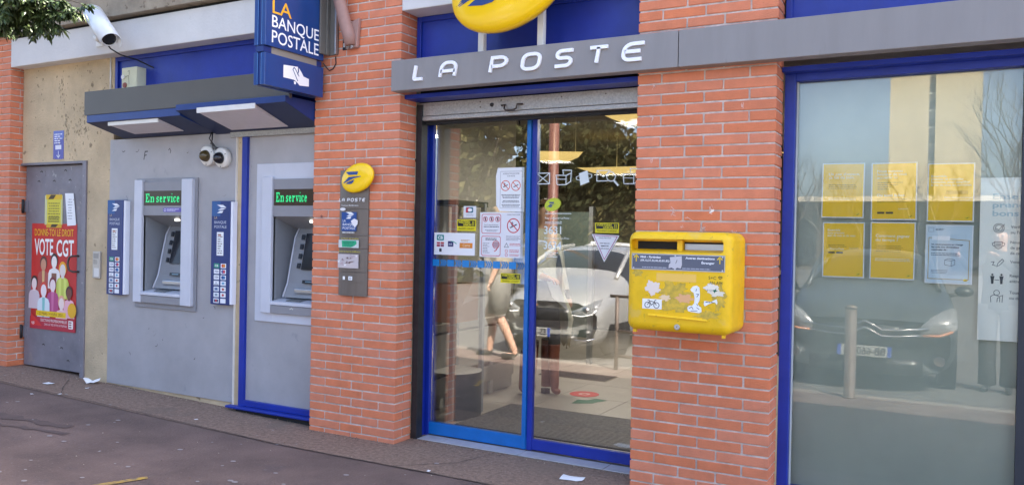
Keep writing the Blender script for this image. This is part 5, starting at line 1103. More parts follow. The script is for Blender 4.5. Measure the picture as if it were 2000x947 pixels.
b.ring(f, .197, 1.520, .024, lw2, dk, .0016); b.ring(f, .197, 1.520, .017, lw2, dk, .0016); ic([(.185, 1.52), (.195, 1.51), (.222, 1.54)])
ic([(.180, 1.452), (.214, 1.452), (.211, 1.424), (.197, 1.417), (.183, 1.424)], True); ic([(.180, 1.449), (.170, 1.444), (.174, 1.432), (.182, 1.43)]); ic([(.214, 1.449), (.224, 1.444), (.22, 1.432), (.212, 1.43)]); [ic([(.186, q), (.208, q)]) for q in (1.443, 1.436, 1.429)]
ic([(.166, 1.350), (.180, 1.352), (.174, 1.336), (.190, 1.332)]); ic([(.192, 1.328), (.196, 1.344), (.214, 1.366), (.222, 1.358), (.206, 1.338)], True)
for x in (.174, .213): b.ell(f, x, 1.288, .005, .005, dk, .0016, k=10); b.poly(f, [(x-.009, 1.281), (x+.009, 1.281), (x+.006, 1.262), (x+.005, 1.242), (x-.005, 1.242), (x-.006, 1.262)], dk, .0016)
ic([(.183, 1.262), (.204, 1.262)]); b.ring(f, .194, 1.198, .014, lw2, dk, .0016, 16); ic([(.170, 1.150), (.168, 1.178), (.182, 1.188), (.206, 1.180), (.220, 1.186), (.218, 1.150)]); ic([(.196, 1.152), (.198, 1.172), (.208, 1.176), (.208, 1.152)])
ob('printing', b, o)
# ================================================================ interior seen through the door
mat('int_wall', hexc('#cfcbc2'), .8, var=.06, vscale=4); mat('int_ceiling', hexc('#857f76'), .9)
mat('floor_tile', hexc('#b5ada3'), .35, var=.10, vscale=5, rnd=.05); mat('floor_grout', hexc('#5c564e'), .9)
b = MB(); b.add([(-8, .40, -.002), (2.05, .40, -.002), (2.05, 7.6, -.002), (-8, 7.6, -.002)], [(0,1,2,3)], 'floor_grout')
fl = ob('floor', b, kind='structure')
xs = [-3.69]+[-3.10+.615*i for i in range(9)]; ysl = [.402, .97]+[.97+.63*i for i in range(1, 11)]
tm = {}
for i in range(-7, 8):
    for j in range(len(ysl)-1):
        xa = -3.10+.615*i; xb = xa+.615
        if ysl[j] < 2.3 and xb < -3.75: continue
        xa = max(xa, -7.9); w = xb-xa; h = ysl[j+1]-ysl[j]; k = (round(w, 3), round(h, 3))
        if xb > 2.0: continue
        if k not in tm:
            q = MB(); q.box(-w/2+.003, w/2-.003, -h/2+.003, h/2-.003, -.01, .003, 'floor_tile'); o = ob('floor_tile', q, fl); tm[k] = o.data
        else: o = bpy.data.objects.new('floor_tile', tm[k]); COL.objects.link(o); o.parent = fl
        o.location = ((xa+xb)/2, (ysl[j]+ysl[j+1])/2, 0)
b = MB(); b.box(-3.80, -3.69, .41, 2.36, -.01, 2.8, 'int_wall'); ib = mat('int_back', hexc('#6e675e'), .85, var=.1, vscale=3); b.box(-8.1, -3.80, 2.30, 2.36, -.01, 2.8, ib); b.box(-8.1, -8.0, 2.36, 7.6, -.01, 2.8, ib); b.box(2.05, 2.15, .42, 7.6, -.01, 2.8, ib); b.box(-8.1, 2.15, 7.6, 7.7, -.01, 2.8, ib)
ob('interior_wall', b, kind='structure')
b = MB(); b.box(-8.1, 2.15, .41, 7.6, 2.75, 2.80, 'int_ceiling'); b.box(-3.69, -1.55, .41, .75, 2.50, 2.749, C('#5f5c56')); ob('ceiling', b, kind='structure')
t = thing('wall_cladding', (-3.66, 1.4, 0), 'white horizontal boards along the entrance wall behind the glass', 'cladding')
for z0, z1, d in ((.30, .62, .05), (.64, .70, .055), (.12, .26, .03)): b = MB(); b.box(-3.688, -3.688+d, .45, 2.34, z0, z1, 'int_wall'); ob('board', b, t, bevel=.006)
for y in (.60, 1.2, 1.9): b = MB(); b.box(-3.687, -3.66, y, y+.05, .004, .30, 'white_plastic'); ob('foot', b, t)
# pendant lamps: lit in the photograph
def pendant(x, y, z, w, d, label, power, rz=0.):
    t = thing('pendant_lamp', (x, y, z), label, 'lamp', 'lit pendant lamps in the post office'); c, s = math.cos(rz), math.sin(rz)
    P = lambda a, e, h: (x+a*c-e*s, y+a*s+e*c, z+h)
    b = MB(); b.hexa([P(-w*.30, -d*.30, 0), P(w*.30, -d*.30, 0), P(w*.30, d*.30, 0), P(-w*.30, d*.30, 0), P(-w/2, -d/2, .06), P(w/2, -d/2, .06), P(w/2, d/2, .06), P(-w/2, d/2, .06)], mat('lamp_shade', (.8, .6, .25), .5, emit=(1, .68, .22), es=.16)); ob('shade', b, t)
    b = MB(); b.tube([P(0, 0, .06), (x, y, 2.75)], .006, 'white_plastic', 6); b.tube([P(w*.4, 0, .06), (x+w*.4*c, y+w*.4*s, 2.75)], .003, 'white_plastic', 5); ob('cord', b, t)
    l = bpy.data.lights.new('lamp_light', 'AREA'); l.shape = 'RECTANGLE'; l.size = w*.6; l.size_y = d*.6; l.energy = power*.20; l.color = (1, .92, .80)
    lo = bpy.data.objects.new('lamp_light', l); COL.objects.link(lo); lo.parent = t; lo.location = (0, 0, -.02)
pendant(-3.62, 3.05, 2.22, .55, .55, 'lit square pendant lamp near the end of the entrance wall', 26, .5)
pendant(-2.15, 1.60, 2.35, .62, .55, 'lit square lamp just behind the top of the glass door', 30)
pendant(-3.85, 5.4, 2.27, .9, .5, 'lit long pendant lamp over the counter', 30)
pendant(-1.2, 4.6, 2.30, .8, .6, 'lit wide pendant lamp deep in the hall', 28)
# display with curved foot
t = thing('glass_display', (-3.34, 1.0, 0), 'tall glass display case with rounded dark foot inside the entrance', 'display')
for x, y in ((-3.355, .78), (-3.345, 1.20), (-3.60, .80), (-3.60, 1.22)): b = MB(); b.box(x-.018, x+.018, y-.018, y+.018, .003, 1.69, C('#a4a8aa')); ob('post', b, t, bevel=.003)
b = MB(); arc = [(-3.345+.10*math.sin(math.pi*i/10), .78+.42*i/10) for i in range(11)]; v = []
for x, y in arc: v += [(x, y, .004), (x, y, .36)]
b.add(v, [(2*i, 2*i+2, 2*i+3, 2*i+1) for i in range(10)], mat('foot_green', hexc('#3a4644'), .5), True); top = [(x, y, .36) for x, y in arc]+[(-3.60, 1.2, .36), (-3.60, .8, .36)]; b.add(top, [tuple(range(len(top)))], 'int_wall'); ob('curved_foot', b, t)
b = MB(); b.box(-3.62, -3.33, .76, 1.24, 1.66, 1.70, C('#3c4440')); ob('top_frame', b, t)
b = MB(); b.box(-3.34, -3.335, .80, 1.18, .40, 1.64, 'glass_case'); ob('glass_panel', b, t)
b = MB(); b.box(-3.58, -3.37, .82, 1.18, .75, 1.05, C('#d8a07c')); b.box(-3.58, -3.40, .85, 1.15, 1.06, 1.30, C('#c9c4b8')); ob('leaflets', b, t)
# ribbed door mat
t = thing('door_mat', (-2.45, 1.15, .003), 'dark ribbed entrance mat behind the glass door', 'mat')
b = MB(); b.box(-3.27, -1.64, .70, 1.60, .003, .010, C('#2c2d2e', .9)); ob('base', b, t)
b = MB(); y = .712
while y < 1.59: b.box(-3.262, -1.648, y, y+.014, .010, .0165, mat('mat_rib', hexc('#938d84'), .75, var=.3, vscale=40)); y += .034
ob('ribs', b, t, kind='stuff')
fr = Fr((0, 0, .0045), (1, 0, 0), (0, 1, 0))
b = MB(); b.ell(fr, -2.93, 2.36, .135, .135, C('#c04038'), 0, .001); o = ob('floor_sticker', b, at=(-2.93, 2.36, .004), label='round red distance sticker on the tiled floor', cat='sticker'); b = MB(); b.ring(fr, -2.93, 2.36, .055, .03, C('#d8a8a0'), .0016); ob('printing', b, o)
b = MB(); b.poly(fr, [(-2.86, 1.92), (-2.70, 2.02), (-2.70, 2.07), (-2.64, 2.20), (-2.76, 2.22), (-2.80, 2.12), (-2.88, 2.10)], C('#2f6a4c'), 0, .001); ob('floor_arrow', b, at=(-2.78, 2.05, .004), label='green arrow sticker on the tiled floor beside the red circle', cat='sticker')
b = MB(); b.box(-3.75, -3.0, 3.05, 3.40, .003, .008, C('#8c8474')); 
for i in range(10): b.box(-3.74, -3.01, 3.06+i*.034, 3.075+i*.034, .008, .013, C('#4c463e'))
ob('floor_grating', b, at=(-3.4, 3.2, .003), label='brownish ribbed strip mat on the tiles deeper inside', cat='mat')
# furniture deeper in the hall
t = thing('screen_partition', (-3.9, 4.0, 0), 'grey-green partition with aluminium posts standing in the hall', 'partition')
b = MB(); b.box(-4.7, -3.62, 4.0, 4.04, .30, 1.72, C('#5c6862')); ob('panel', b, t)
for x in (-4.72, -3.62): b = MB(); b.box(x, x+.05, 3.99, 4.05, .003, 1.78, 'alu'); ob('post', b, t)
t = thing('service_counter', (-2, 6.2, 0), 'dark service counter at the back of the hall', 'counter'); b = MB(); b.box(-3.4, 1.2, 6.0, 6.5, .003, 1.02, C('#4a4540')); ob('front', b, t); b = MB(); b.box(-3.45, 1.25, 5.92, 6.55, 1.02, 1.06, C('#8c7c66')); ob('top', b, t, bevel=.004)
b = MB(); b.box(-3.02, -2.68, 6.05, 6.35, 1.062, 1.40, C('#c99a3c')); o = ob('parcel_box', b, at=(-2.85, 6.2, 1.06), bevel=.004, label='ochre parcel box on the service counter', cat='box'); b = MB(); b.rect(wall(6.05), -2.96, -2.75, 1.20, 1.25, C('#3a2c18'), .001); ob('print_band', b, o)
b = MB(); b.box(-3.9, -2.4, 7.50, 7.59, .9, 2.2, C('#3c3a38')); ob('dark_shelf', b, at=(-3.1, 7.55, .9), label='dark wall shelf at the back of the hall', cat='shelf')
b = MB()
for pts in ([(-3.50, .60, 2.50), (-3.46, .60, 2.3), (-3.49, .60, 2.10), (-3.44, .60, 2.02), (-3.41, .60, 2.12), (-3.42, .60, 2.4)], [(-3.45, .58, 2.50), (-3.44, .58, 2.2), (-3.42, .58, 2.06), (-3.42, .58, 2.02)], [(-3.47, .62, 2.5), (-3.48, .62, 2.25), (-3.56, .62, 2.05), (-3.66, .62, 1.95)], [(-2.75, .62, 2.5), (-2.72, .62, 2.2), (-2.66, .62, 2.18), (-2.60, .62, 2.5)]): b.tube(pts, .008, 'black_metal', 6)
b.lathe((-3.42, .58, 2.03), (0, 0, -1), [(.012, 0), (.022, .03), (.022, .07), (.014, .09)], C('#5c2c24'), 10)
ob('loose_cables', b, at=(-3.45, .6, 2.05), label='tangle of loose black cables hanging inside above the door', cat='cable')

# ================================================================ people
mat('skin', (.52, .30, .21), .55, var=.08, vscale=14)
def skin_body(name, J, E, root, smooth_lv=2):
    names = list(J); idx = {k: i for i, k in enumerate(names)}
    me = bpy.data.meshes.new('s'); me.from_pydata([J[k][0] for k in names], [(idx[a], idx[c]) for a, c in E], [])
    o = bpy.data.objects.new('s', me); COL.objects.link(o); md = o.modifiers.new('k', 'SKIN'); md.use_smooth_shade = True
    if not me.skin_vertices: me.attributes
    sv = me.skin_vertices[0].data
    for k in names: r = J[k][1]; sv[idx[k]].radius = (r, r) if not isinstance(r, tuple) else r; sv[idx[k]].use_root = (k == root)
    s = o.modifiers.new('u', 'SUBSURF'); s.levels = smooth_lv; s.render_levels = smooth_lv
    dg = bpy.context.evaluated_depsgraph_get(); ev = o.evaluated_get(dg).to_mesh()
    V = [v.co.copy() for v in ev.vertices]; Fc = [tuple(p.vertices) for p in ev.polygons]
    o.evaluated_get(dg).to_mesh_clear(); bpy.data.objects.remove(o)
    return V, Fc
def person(name, label, base, yaw_, J0, paint, hair, extra=None, scale=1.):
    """J0: joint overrides; paint(co)->material name; one continuous body, hair and clothing as children"""
    J = {'pel': ((0, 0, .96), (.155, .115)), 'sp': ((0, -.005, 1.14), (.135, .10)), 'ch': ((0, -.01, 1.33), (.160, .115)), 'nk': ((0, .0, 1.485), .055), 'hb': ((0, .02, 1.56), .062), 'hd': ((0, .03, 1.645), (.078, .098)), 'tp': ((0, .02, 1.715), (.062, .078))}
    for s, q in (('l', -1), ('r', 1)):
        J.update({'hip'+s: ((q*.09, 0, .90), .092), 'kn'+s: ((q*.10, .02, .50), .060), 'cf'+s: ((q*.10, -.01, .36), .058), 'an'+s: ((q*.10, -.02, .09), .040), 'hl'+s: ((q*.10, -.03, .045), .040), 'to'+s: ((q*.115, .15, .034), .034),
                  'sh'+s: ((q*.165, -.01, 1.415), .062), 'el'+s: ((q*.235, -.03, 1.14), .045), 'wr'+s: ((q*.25, .05, .92), .030), 'pa'+s: ((q*.25, .075, .86), (.022, .038))})
    J.update(J0); E = [('pel', 'sp'), ('sp', 'ch'), ('ch', 'nk'), ('nk', 'hb'), ('hb', 'hd'), ('hd', 'tp')]
    for s in 'lr': E += [('pel', 'hip'+s), ('hip'+s, 'kn'+s), ('kn'+s, 'cf'+s), ('cf'+s, 'an'+s), ('an'+s, 'hl'+s), ('hl'+s, 'to'+s), ('ch', 'sh'+s), ('sh'+s, 'el'+s), ('el'+s, 'wr'+s), ('wr'+s, 'pa'+s)]
    V, Fc = skin_body(name, J, E, 'pel')
    b = MB(); b.add(V, [], 'skin'); 
    for f in Fc:
        c = sum((V[i] for i in f), Vector((0, 0, 0)))/len(f); b.face(f, paint(c), True)
    for s, q in (('l', -1), ('r', 1)):       # four fingers and a thumb on each hand
        w = Vector(J['wr'+s][0]); p = Vector(J['pa'+s][0]); d = (p-w).normalized(); sd = d.cross(Vector((0, 0, 1)));
        sd = sd.normalized() if sd.length > .1 else Vector((1, 0, 0)); nr = sd.cross(d)
        for i, ln in enumerate((.060, .072, .068, .050)):
            a = p+sd*(-.027+.018*i)+d*.012; b.tube([a-d*.02, a+d*ln*.45, a+d*ln*.8-nr*.012, a+d*ln*.95-nr*.032], [.0095, .009, .0082, .007], 'skin', 7)
        a = w.lerp(p, .55)+sd*(-.03*q); b.tube([a, a+d*.03-sd*.022*q, a+d*.055-sd*.024*q-nr*.01], [.011, .010, .008], 'skin', 7)
    h = Vector(J['hd'][0]); fy = lambda x, y, z: h+Vector((x, y, z))
    b.tube([fy(0, .085, .02), fy(0, .108, -.015), fy(0, .088, -.025)], [.008, .013, .008], 'skin', 8)
    for q in (-1, 1):
        b.lathe(fy(q*.03, .082, .012), (0, 1, 0), [(.012, -.004), (.010, .004), (.004, .007)], C('#e8e4e0'), 10); b.lathe(fy(q*.03, .089, .012), (0, 1, 0), [(.005, 0), (.004, .002)], C('#2c2420'), 8); b.lathe(fy(q*.078, .0, .0), (q, .2, 0), [(.022, -.01), (.024, .004), (.012, .010)], 'skin', 10, sx=.6, ref=(0, 1, 0))
    b.tube([fy(-.024, .083, -.052), fy(0, .092, -.050), fy(.024, .083, -.052)], [.004, .007, .004], C('#9c5a50'), 6)
    Mx = Matrix.Translation(Vector(base)) @ Matrix.Rotation(yaw_, 4, 'Z') @ Matrix.Scale(scale, 4)
    t = thing('person', base, label, 'person')
    def fin(nm, mb_): mb_.v = [Mx @ v for v in mb_.v]; return ob(nm, mb_, t)
    fin('body', b)
    hb = MB(); n = 10       # hair cap
    for r_, z_ in (): pass
    k = 18; prof = [(math.sin(R(a)), math.cos(R(a))) for a in (3, 20, 40, 60, 80, 100)]
    v = []; fs = []
    for i, (sr, cz) in enumerate(prof):
        for j in range(k):
            a = 6.283*j/k; fr_ = .5+.5*math.cos(a-math.pi/2)
            x, y, z = .094*sr*math.cos(a), -.002+.108*sr*math.sin(a), .018+.108*cz
            if i >= 4 and fr_ > .55: z = .018+.108*prof[3][1]+.004; y = min(y, .092)
            if hair[1] > 0 and i == 5 and fr_ < .6: z -= hair[1]
            v.append(h+Vector((x, y, z)))
    for i in range(len(prof)-1):
        for j in range(k): q = (j+1) % k; fs.append((i*k+j, (i+1)*k+j, (i+1)*k+q, i*k+q))
    fs.append(tuple(range(k))); hb.add(v, fs, hair[0], True); fin('hair', hb)
    if extra: extra(fin)
    return t
# the person taking the picture: dark trousers and shoes, jacket, phone held out
mat('cloth_black', (.030, .030, .034), .85, bump=.2, bscale=60); mat('cloth_jacket', (.03, .032, .04), .85, bump=.2, bscale=60); mat('shoe_black', (.018, .017, .017), .3)
def paintA(c):
    if c.z < .075: return 'shoe_black'
    if c.z < .98: return 'cloth_black'
    if c.z > 1.50: return 'skin'
    return 'cloth_jacket' if not (c.x < -.33 and c.y > .22 and c.z > 1.3) else 'skin'
def extA(fin):
    b = MB()
    for q in (-1, 1):
        b.tube([(q*.095, 0, .93), (q*.10, .01, .72), (q*.10, .02, .50), (q*.10, .0, .30), (q*.10, -.015, .075)], [.105, .092, .082, .080, .088], 'cloth_black', 14)
    fin('trousers', b)
    b = MB(); b.lathe((0, -.005, .88), (0, 0, 1), [(.172, 0), (.168, .15), (.158, .30), (.168, .45), (.14, .55), (.07, .60)], 'cloth_jacket', 20, sy=.75, ref=(1, 0, 0)); fin('jacket', b)
person('person', 'person in black trousers and dark jacket holding up a phone', (.44, -5.05, -.12), R(8),
       {'shl': ((-.165, .0, 1.415), .062), 'ell': ((-.26, .20, 1.30), .045), 'wrl': ((-.36, .36, 1.46), .030), 'pal': ((-.375, .39, 1.51), (.022, .036)), 'elr': ((.22, .16, 1.22), .045), 'wrr': ((.05, .34, 1.40), .030), 'par': ((-.0, .37, 1.45), (.022, .036))}, paintA, (C('#3a2c22', .7), 0), extA)
b = MB(); b.box(-.035, .115, -4.625, -4.614, 1.465, 1.54, C('#16181c', .25)); ob('smartphone', b, at=(.04, -4.62, 1.5), bevel=.004, label='black smartphone held by the person in dark jacket', cat='phone')
# passer-by in grey shorts on the sunny pavement
mat('cloth_grey', hexc('#76746e'), .9, bump=.2, bscale=60); mat('cloth_sand', hexc('#8c8478'), .9); mat('bag_dark', (.03, .028, .026), .6)
def paintB(c):
    if c.z < .07: return 'shoe_black'
    if c.z < .98: return 'skin'
    if c.z > 1.50 or (abs(c.x) > .2 and c.z < 1.12): return 'skin'
    return 'cloth_sand'
def extB(fin):
    b = MB()
    for q in (-1, 1): b.tube([(q*.09, 0, .97), (q*.10, .01, .78), (q*.105, .015, .52)], [.112, .112, .105], 'cloth_grey', 14)
    fin('shorts', b); b = MB(); b.lathe((0, -.005, .93), (0, 0, 1), [(.168, 0), (.162, .12), (.16, .28), (.168, .40), (.14, .50), (.07, .56)], 'cloth_sand', 20, sy=.75, ref=(1, 0, 0)); fin('shirt', b)
person('person', 'passer-by in grey shorts and sandals walking along the sunny pavement', (-4.78, -2.93, gz(-4.78)), R(70), {'knl': ((-.09, .16, .50), .060), 'cfl': ((-.09, .10, .36), .058), 'anl': ((-.09, .14, .09), .040), 'hll': ((-.09, .13, .045), .040), 'tol': ((-.10, .31, .034), .034), 'knr': ((.09, .0, .50), .060), 'cfr': ((.09, -.08, .36), .058), 'anr': ((.09, -.20, .10), .040), 'hlr': ((.09, -.21, .05), .040), 'tor': ((.10, -.04, .034), .034)}, paintB, (C('#6c5840', .7), 0), extB)
b = MB(); b.box(-5.0, -4.74, -3.24, -3.14, .80, 1.08, 'bag_dark'); b.tube([(-4.98, -3.19, 1.08), (-4.90, -3.14, 1.25), (-4.845, -3.09, 1.47), (-4.80, -3.0, 1.46), (-4.80, -3.12, 1.25), (-4.77, -3.19, 1.08)], .010, 'bag_dark', 6); ob('shoulder_bag', b, at=(-4.87, -3.19, .8), bevel=.02, label='dark shoulder bag carried by the passer-by in shorts', cat='bag')
# woman inside with boots, long pale cardigan and a sheet of paper
mat('boot', (.24, .075, .045), .35, var=.25, vscale=20); mat('cardigan', hexc('#b9b8a6'), .9, var=.12, vscale=20); mat('skirt_dark', (.028, .026, .028), .9)
def paintC(c):
    if c.z < .46: return 'boot'
    if c.z < .95: return 'skirt_dark'
    if c.z > 1.50: return 'skin'
    return 'cardigan' if not (c.y > .30 and c.z > .9) else 'skin'
def extC(fin):
    b = MB(); b.lathe((0, 0, .56), (0, 0, 1), [(.20, 0), (.185, .15), (.165, .35), (.15, .48)], 'skirt_dark', 20, sy=.8, ref=(1, 0, 0)); fin('skirt', b)
    for q in (-1, 1):
        b = MB(); v = []; rr = random.Random(3+q); n = 9
        for i in range(n):
            z = 1.36-i*.112; sp = .115+.16*(i/n); fw = .12+.05*math.sin(i*1.3)
            for j in range(6):
                a = R(-50+j*30); v.append((q*(sp+.10*math.cos(a)*.6+.012*math.sin(j*2.1+i)), -.03+(fw+.04*i/n)*math.sin(a)+.02*math.sin(i*.9+j), z-.05*(j % 2)*(i == n-1)))
        fs = [(i*6+j, i*6+j+1, (i+1)*6+j+1, (i+1)*6+j) for i in range(n-1) for j in range(5)]; b.add(v, fs, 'cardigan', True); o = fin('cardigan_side', b); m_ = o.modifiers.new('s', 'SOLIDIFY'); m_.thickness = .006
    b = MB()
    for q in (-1, 1): b.tube([(q*.10, 0, .50), (q*.10, -.01, .36), (q*.10, -.02, .16), (q*.10, -.015, .07)], [.072, .070, .055, .058], 'boot', 14); b.box(q*.10-.03, q*.10+.03, -.075, -.015, .0, .045, 'shoe_black')
    fin('boot_shafts', b)
person('person', 'woman in brown boots and long pale cardigan holding a paper sheet inside', (-3.26, 2.10, .003), R(-118), {'elr': ((.25, .10, 1.13), .045), 'wrr': ((.20, .33, 1.08), .030), 'par': ((.18, .39, 1.07), (.022, .036)), 'tol': ((-.115, .16, .034), .034), 'knl': ((-.10, .08, .50), .06), 'anl': ((-.10, .10, .09), .04), 'hll': ((-.10, .09, .045), .04), 'cfl': ((-.10, .07, .36), .058), 'anr': ((.10, -.12, .09), .04), 'hlr': ((.10, -.13, .045), .04), 'tor': ((.115, .05, .034), .034), 'knr': ((.10, -.02, .5), .06), 'cfr': ((.10, -.08, .36), .058)}, paintC, (C('#5c4030', .7), .10), extC)
fp = Fr((-2.99, 1.80, 1.0), (.80, -.45, -.39), (-.42, .05, .9)); b = MB(); b.rect(fp, -.12, .14, -.15, .10, 'white_paper', 0, .001); ob('paper_sheet', b, at=(-2.99, 1.8, .9), label='white sheet of paper held by the woman inside the door', cat='paper')
# ================================================================ what the glass mirrors: cars, street furniture, trees, tower
def car(name, label, loc, rz, paint, style, plate, L=4.06, Wd=1.73, Ht=1.45):
    """lofted hatchback. local: nose at y=0 pointing +y, body towards -y"""
    t = thing(name, loc, label, 'car'); Mx = Matrix.Translation(Vector(loc)) @ Matrix.Rotation(rz, 4, 'Z'); hw = Wd/2
    def fin(nm, b, par=None, **k): b.v = [Mx @ v for v in b.v]; return ob(nm, b, par or t, **k)
    # stations: y, zbot, zmid, zshoulder, (roof side x, z), (centre z), w_low, w_mid, w_sh
    S = [(0.00, .20, .42, .66, (.58, .73), .745, .72, .80, .72), (-.03, .18, .42, .69, (.60, .765), .785, .76, .83, .76), (-.15, .16, .44, .75, (.64, .84), .86, .80, .86, .80), (-.40, .15, .45, .81, (.66, .905), .93, .82, hw, .84),
         (-.75, .15, .45, .87, (.66, .965), .99, .82, hw, .85), (-1.02, .15, .45, .91, (.68, 1.01), 1.035, .82, hw, .85), (-1.10, .15, .45, .92, (.69, 1.05), 1.075, .82, hw, .85),
         (-1.78, .15, .45, .94, (.60, 1.385), 1.425, .82, hw, .85), (-2.45, .15, .45, .96, (.58, 1.415), 1.455, .82, hw, .85), (-3.05, .16, .46, .99, (.57, 1.39), 1.43, .82, hw, .85),
         (-3.60, .22, .48, 1.02, (.54, 1.28), 1.31, .80, hw-.01, .82), (-3.92, .28, .52, 1.0, (.55, 1.02), 1.03, .76, .82, .78), (-4.05, .34, .52, .80, (.50, .86), .87, .64, .74, .66)]
    kL = L/4.06; kH = Ht/1.45; b = MB(); n = 13; v = []
    for y, zb, zm, zs, (xr, zr), zc, wl, wm, ws in S:
        half = [(0, zb), (wl*.6, zb), (wl, zb+.04), (wm, zm), (wm+.0, (zm+zs)*.5+.04), (ws, zs), (xr, zr), (xr*.5, zc-(zc-zr)*.25), (0, zc)]
        pts = [(-x, z) for x, z in half[:0:-1]]+half if False else [(x, z) for x, z in half]+[(-x, z) for x, z in half[-2:0:-1]]
        for x, z in pts:
            bow = .17*(abs(x)/hw)**2.2*max(0, 1+y/1.0) if y > -1 else 0
            bow2 = -.16*(abs(x)/hw)**2*max(0, (-y-3.3)/.8) if y < -3.3 else 0
            v.append(Vector((x, (y-bow-bow2)*kL, z*kH)))
    k = len(v)//len(S); f = []; mt = []
    gl = mat('car_glass', (.012, .014, .016), .06, spec=.7)
    for i in range(len(S)-1):
        for j in range(k):
            q = (j+1) % k; fc = (i*k+j, i*k+q, (i+1)*k+q, (i+1)*k+j)
            glass = (i == 6 and j in (6, 7, 8, 9)) or (i in (6, 7, 8, 9) and j in (5, 10)) or (i == 10 and j in (6, 7, 8, 9))
            b.add([], [], paint); f.append(fc); mt.append(gl if glass else paint)
    b.add(v, [], paint)
    for fc, m_ in zip(f, mt): b.face(fc, m_, True)
    b.face(tuple(range(k)), paint, True); b.face(tuple(range(len(v)-k, len(v)))[::-1], paint, True)
    bd = fin('body', b); sb = bd.modifiers.new('s', 'SUBSURF'); sb.levels = 2; sb.render_levels = 2
    for s_ in (-1, 1):
        b = MB(); b.tube([(s_*.70, -1.02*kL, 1.0*kH), (s_*.655, -1.42*kL, 1.215*kH), (s_*.595, -1.80*kL, 1.385*kH), (s_*.575, -2.45*kL, 1.425*kH)], .032, paint, 8); fin('windscreen_pillar', b)
    def fy(x, off=.0, y0=0.): return (y0-.17*(abs(x)/hw)**2.2)*kL+off         # plan curve of the nose
    def patch(nm, rows, m_, par=None, th=.012):
        """strip patch from lower to upper outline: rows of (x, z, yoff)"""
        b = MB(); lo, hi = rows; v = []
        for (x, z, d) in lo: v.append((x, fy(x, d), z))
        for (x, z, d) in hi: v.append((x, fy(x, d), z))
        n_ = len(lo); b.add(v, [(i, i+1, n_+i+1, n_+i) for i in range(n_-1)], m_, True); o = fin(nm, b, par); q = o.modifiers.new('s', 'SOLIDIFY'); q.thickness = th; q.offset = 0; return o
    blk = mat('car_black', (.014, .014, .015), .35); chrome = mat('chrome', (.75, .75, .76), .12, metal=1.)
    lens = mat('car_lens', (.30, .31, .32) if style == 'a' else (.55, .50, .38), .12, spec=.8, metal=.3)
    def lin(x0, x1, n_, fz, fd=lambda x: .02): return [(x0+(x1-x0)*i/(n_-1), fz(x0+(x1-x0)*i/(n_-1)), fd(x0+(x1-x0)*i/(n_-1))) for i in range(n_)]
    if style == 'a':       # silver hatchback: joined dark grille with emblem, swept lamps, wide lower intake
        patch('grille', (lin(-.50, .50, 11, lambda x: .50+.02*abs(x)), lin(-.50, .50, 11, lambda x: .66)), blk)
        patch('lower_intake', (lin(-.56, .56, 11, lambda x: .20), lin(-.60, .60, 11, lambda x: .34)), blk)
        e = Fr(Mx @ Vector((0, .055, .60)), Mx.to_3x3() @ Vector((-1, 0, 0)), (0, 0, 1)); b = MB(); b.line(e, [(0, .09), (.06, 0), (0, -.09), (-.06, 0)], .024, chrome, 0, closed=True, t=.012); o = ob('emblem', b, t)
        for s in (-1, 1):
            hl = patch('headlight', ([(s*x, z, d) for x, z, d in ((.50, .585, .03), (.60, .57, .03), (.70, .575, .03), (.78, .61, .035), (.83, .67, .04))], [(s*x, z, d) for x, z, d in ((.50, .625, .03), (.60, .67, .02), (.70, .725, .0), (.78, .765, -.03), (.84, .79, -.08))]), lens)
            b = MB(); b.lathe(Mx.inverted() @ (Mx @ Vector((s*.68, fy(.68, .035), .645))), (0, 1, .1), [(.05, 0), (.045, .012), (.02, .02)], chrome, 14); fin('projector', b, hl)
            b = MB(); b.tube([(s*.52, fy(.52, .045), .585), (s*.64, fy(.64, .05), .57), (s*.76, fy(.76, .055), .60), (s*.82, fy(.82, .055), .66)], .010, mat('drl', (.9, .9, .9), .3), 6); fin('daytime_light', b, hl)
            patch('fog_surround', ([(s*x, z, .02) for x, z in ((.58, .28), (.68, .27), (.78, .30))], [(s*x, z, .02) for x, z in ((.60, .40), (.68, .42), (.78, .41))]), blk)
            patch('fog_trim', ([(s*x, z, .035) for x, z in ((.55, .265), (.68, .255), (.79, .285))], [(s*x, z, .035) for x, z in ((.55, .285), (.68, .278), (.79, .31))]), chrome)
        pz, ptxt = .36, plate
    else:                  # dark hatchback: chrome chevron bars across the nose, tall lamps
        for zz in (.60, .665):
            b = MB(); pts = [(-.60, zz+.02), (-.34, zz-.005), (-.16, zz-.01), (-.085, zz+.035), (0, zz+.075), (.085, zz+.035), (.16, zz-.01), (.34, zz-.005), (.60, zz+.02)]
            b.tube([(x, fy(x, .035), z) for x, z in pts], .011, chrome, 6); fin('chevron_bar', b)
        patch('grille', (lin(-.36, .36, 9, lambda x: .585, lambda x: .015), lin(-.36, .36, 9, lambda x: .70, lambda x: .015)), blk)
        patch('lower_intake', (lin(-.55, .55, 11, lambda x: .20), lin(-.55, .55, 11, lambda x: .36)), blk)
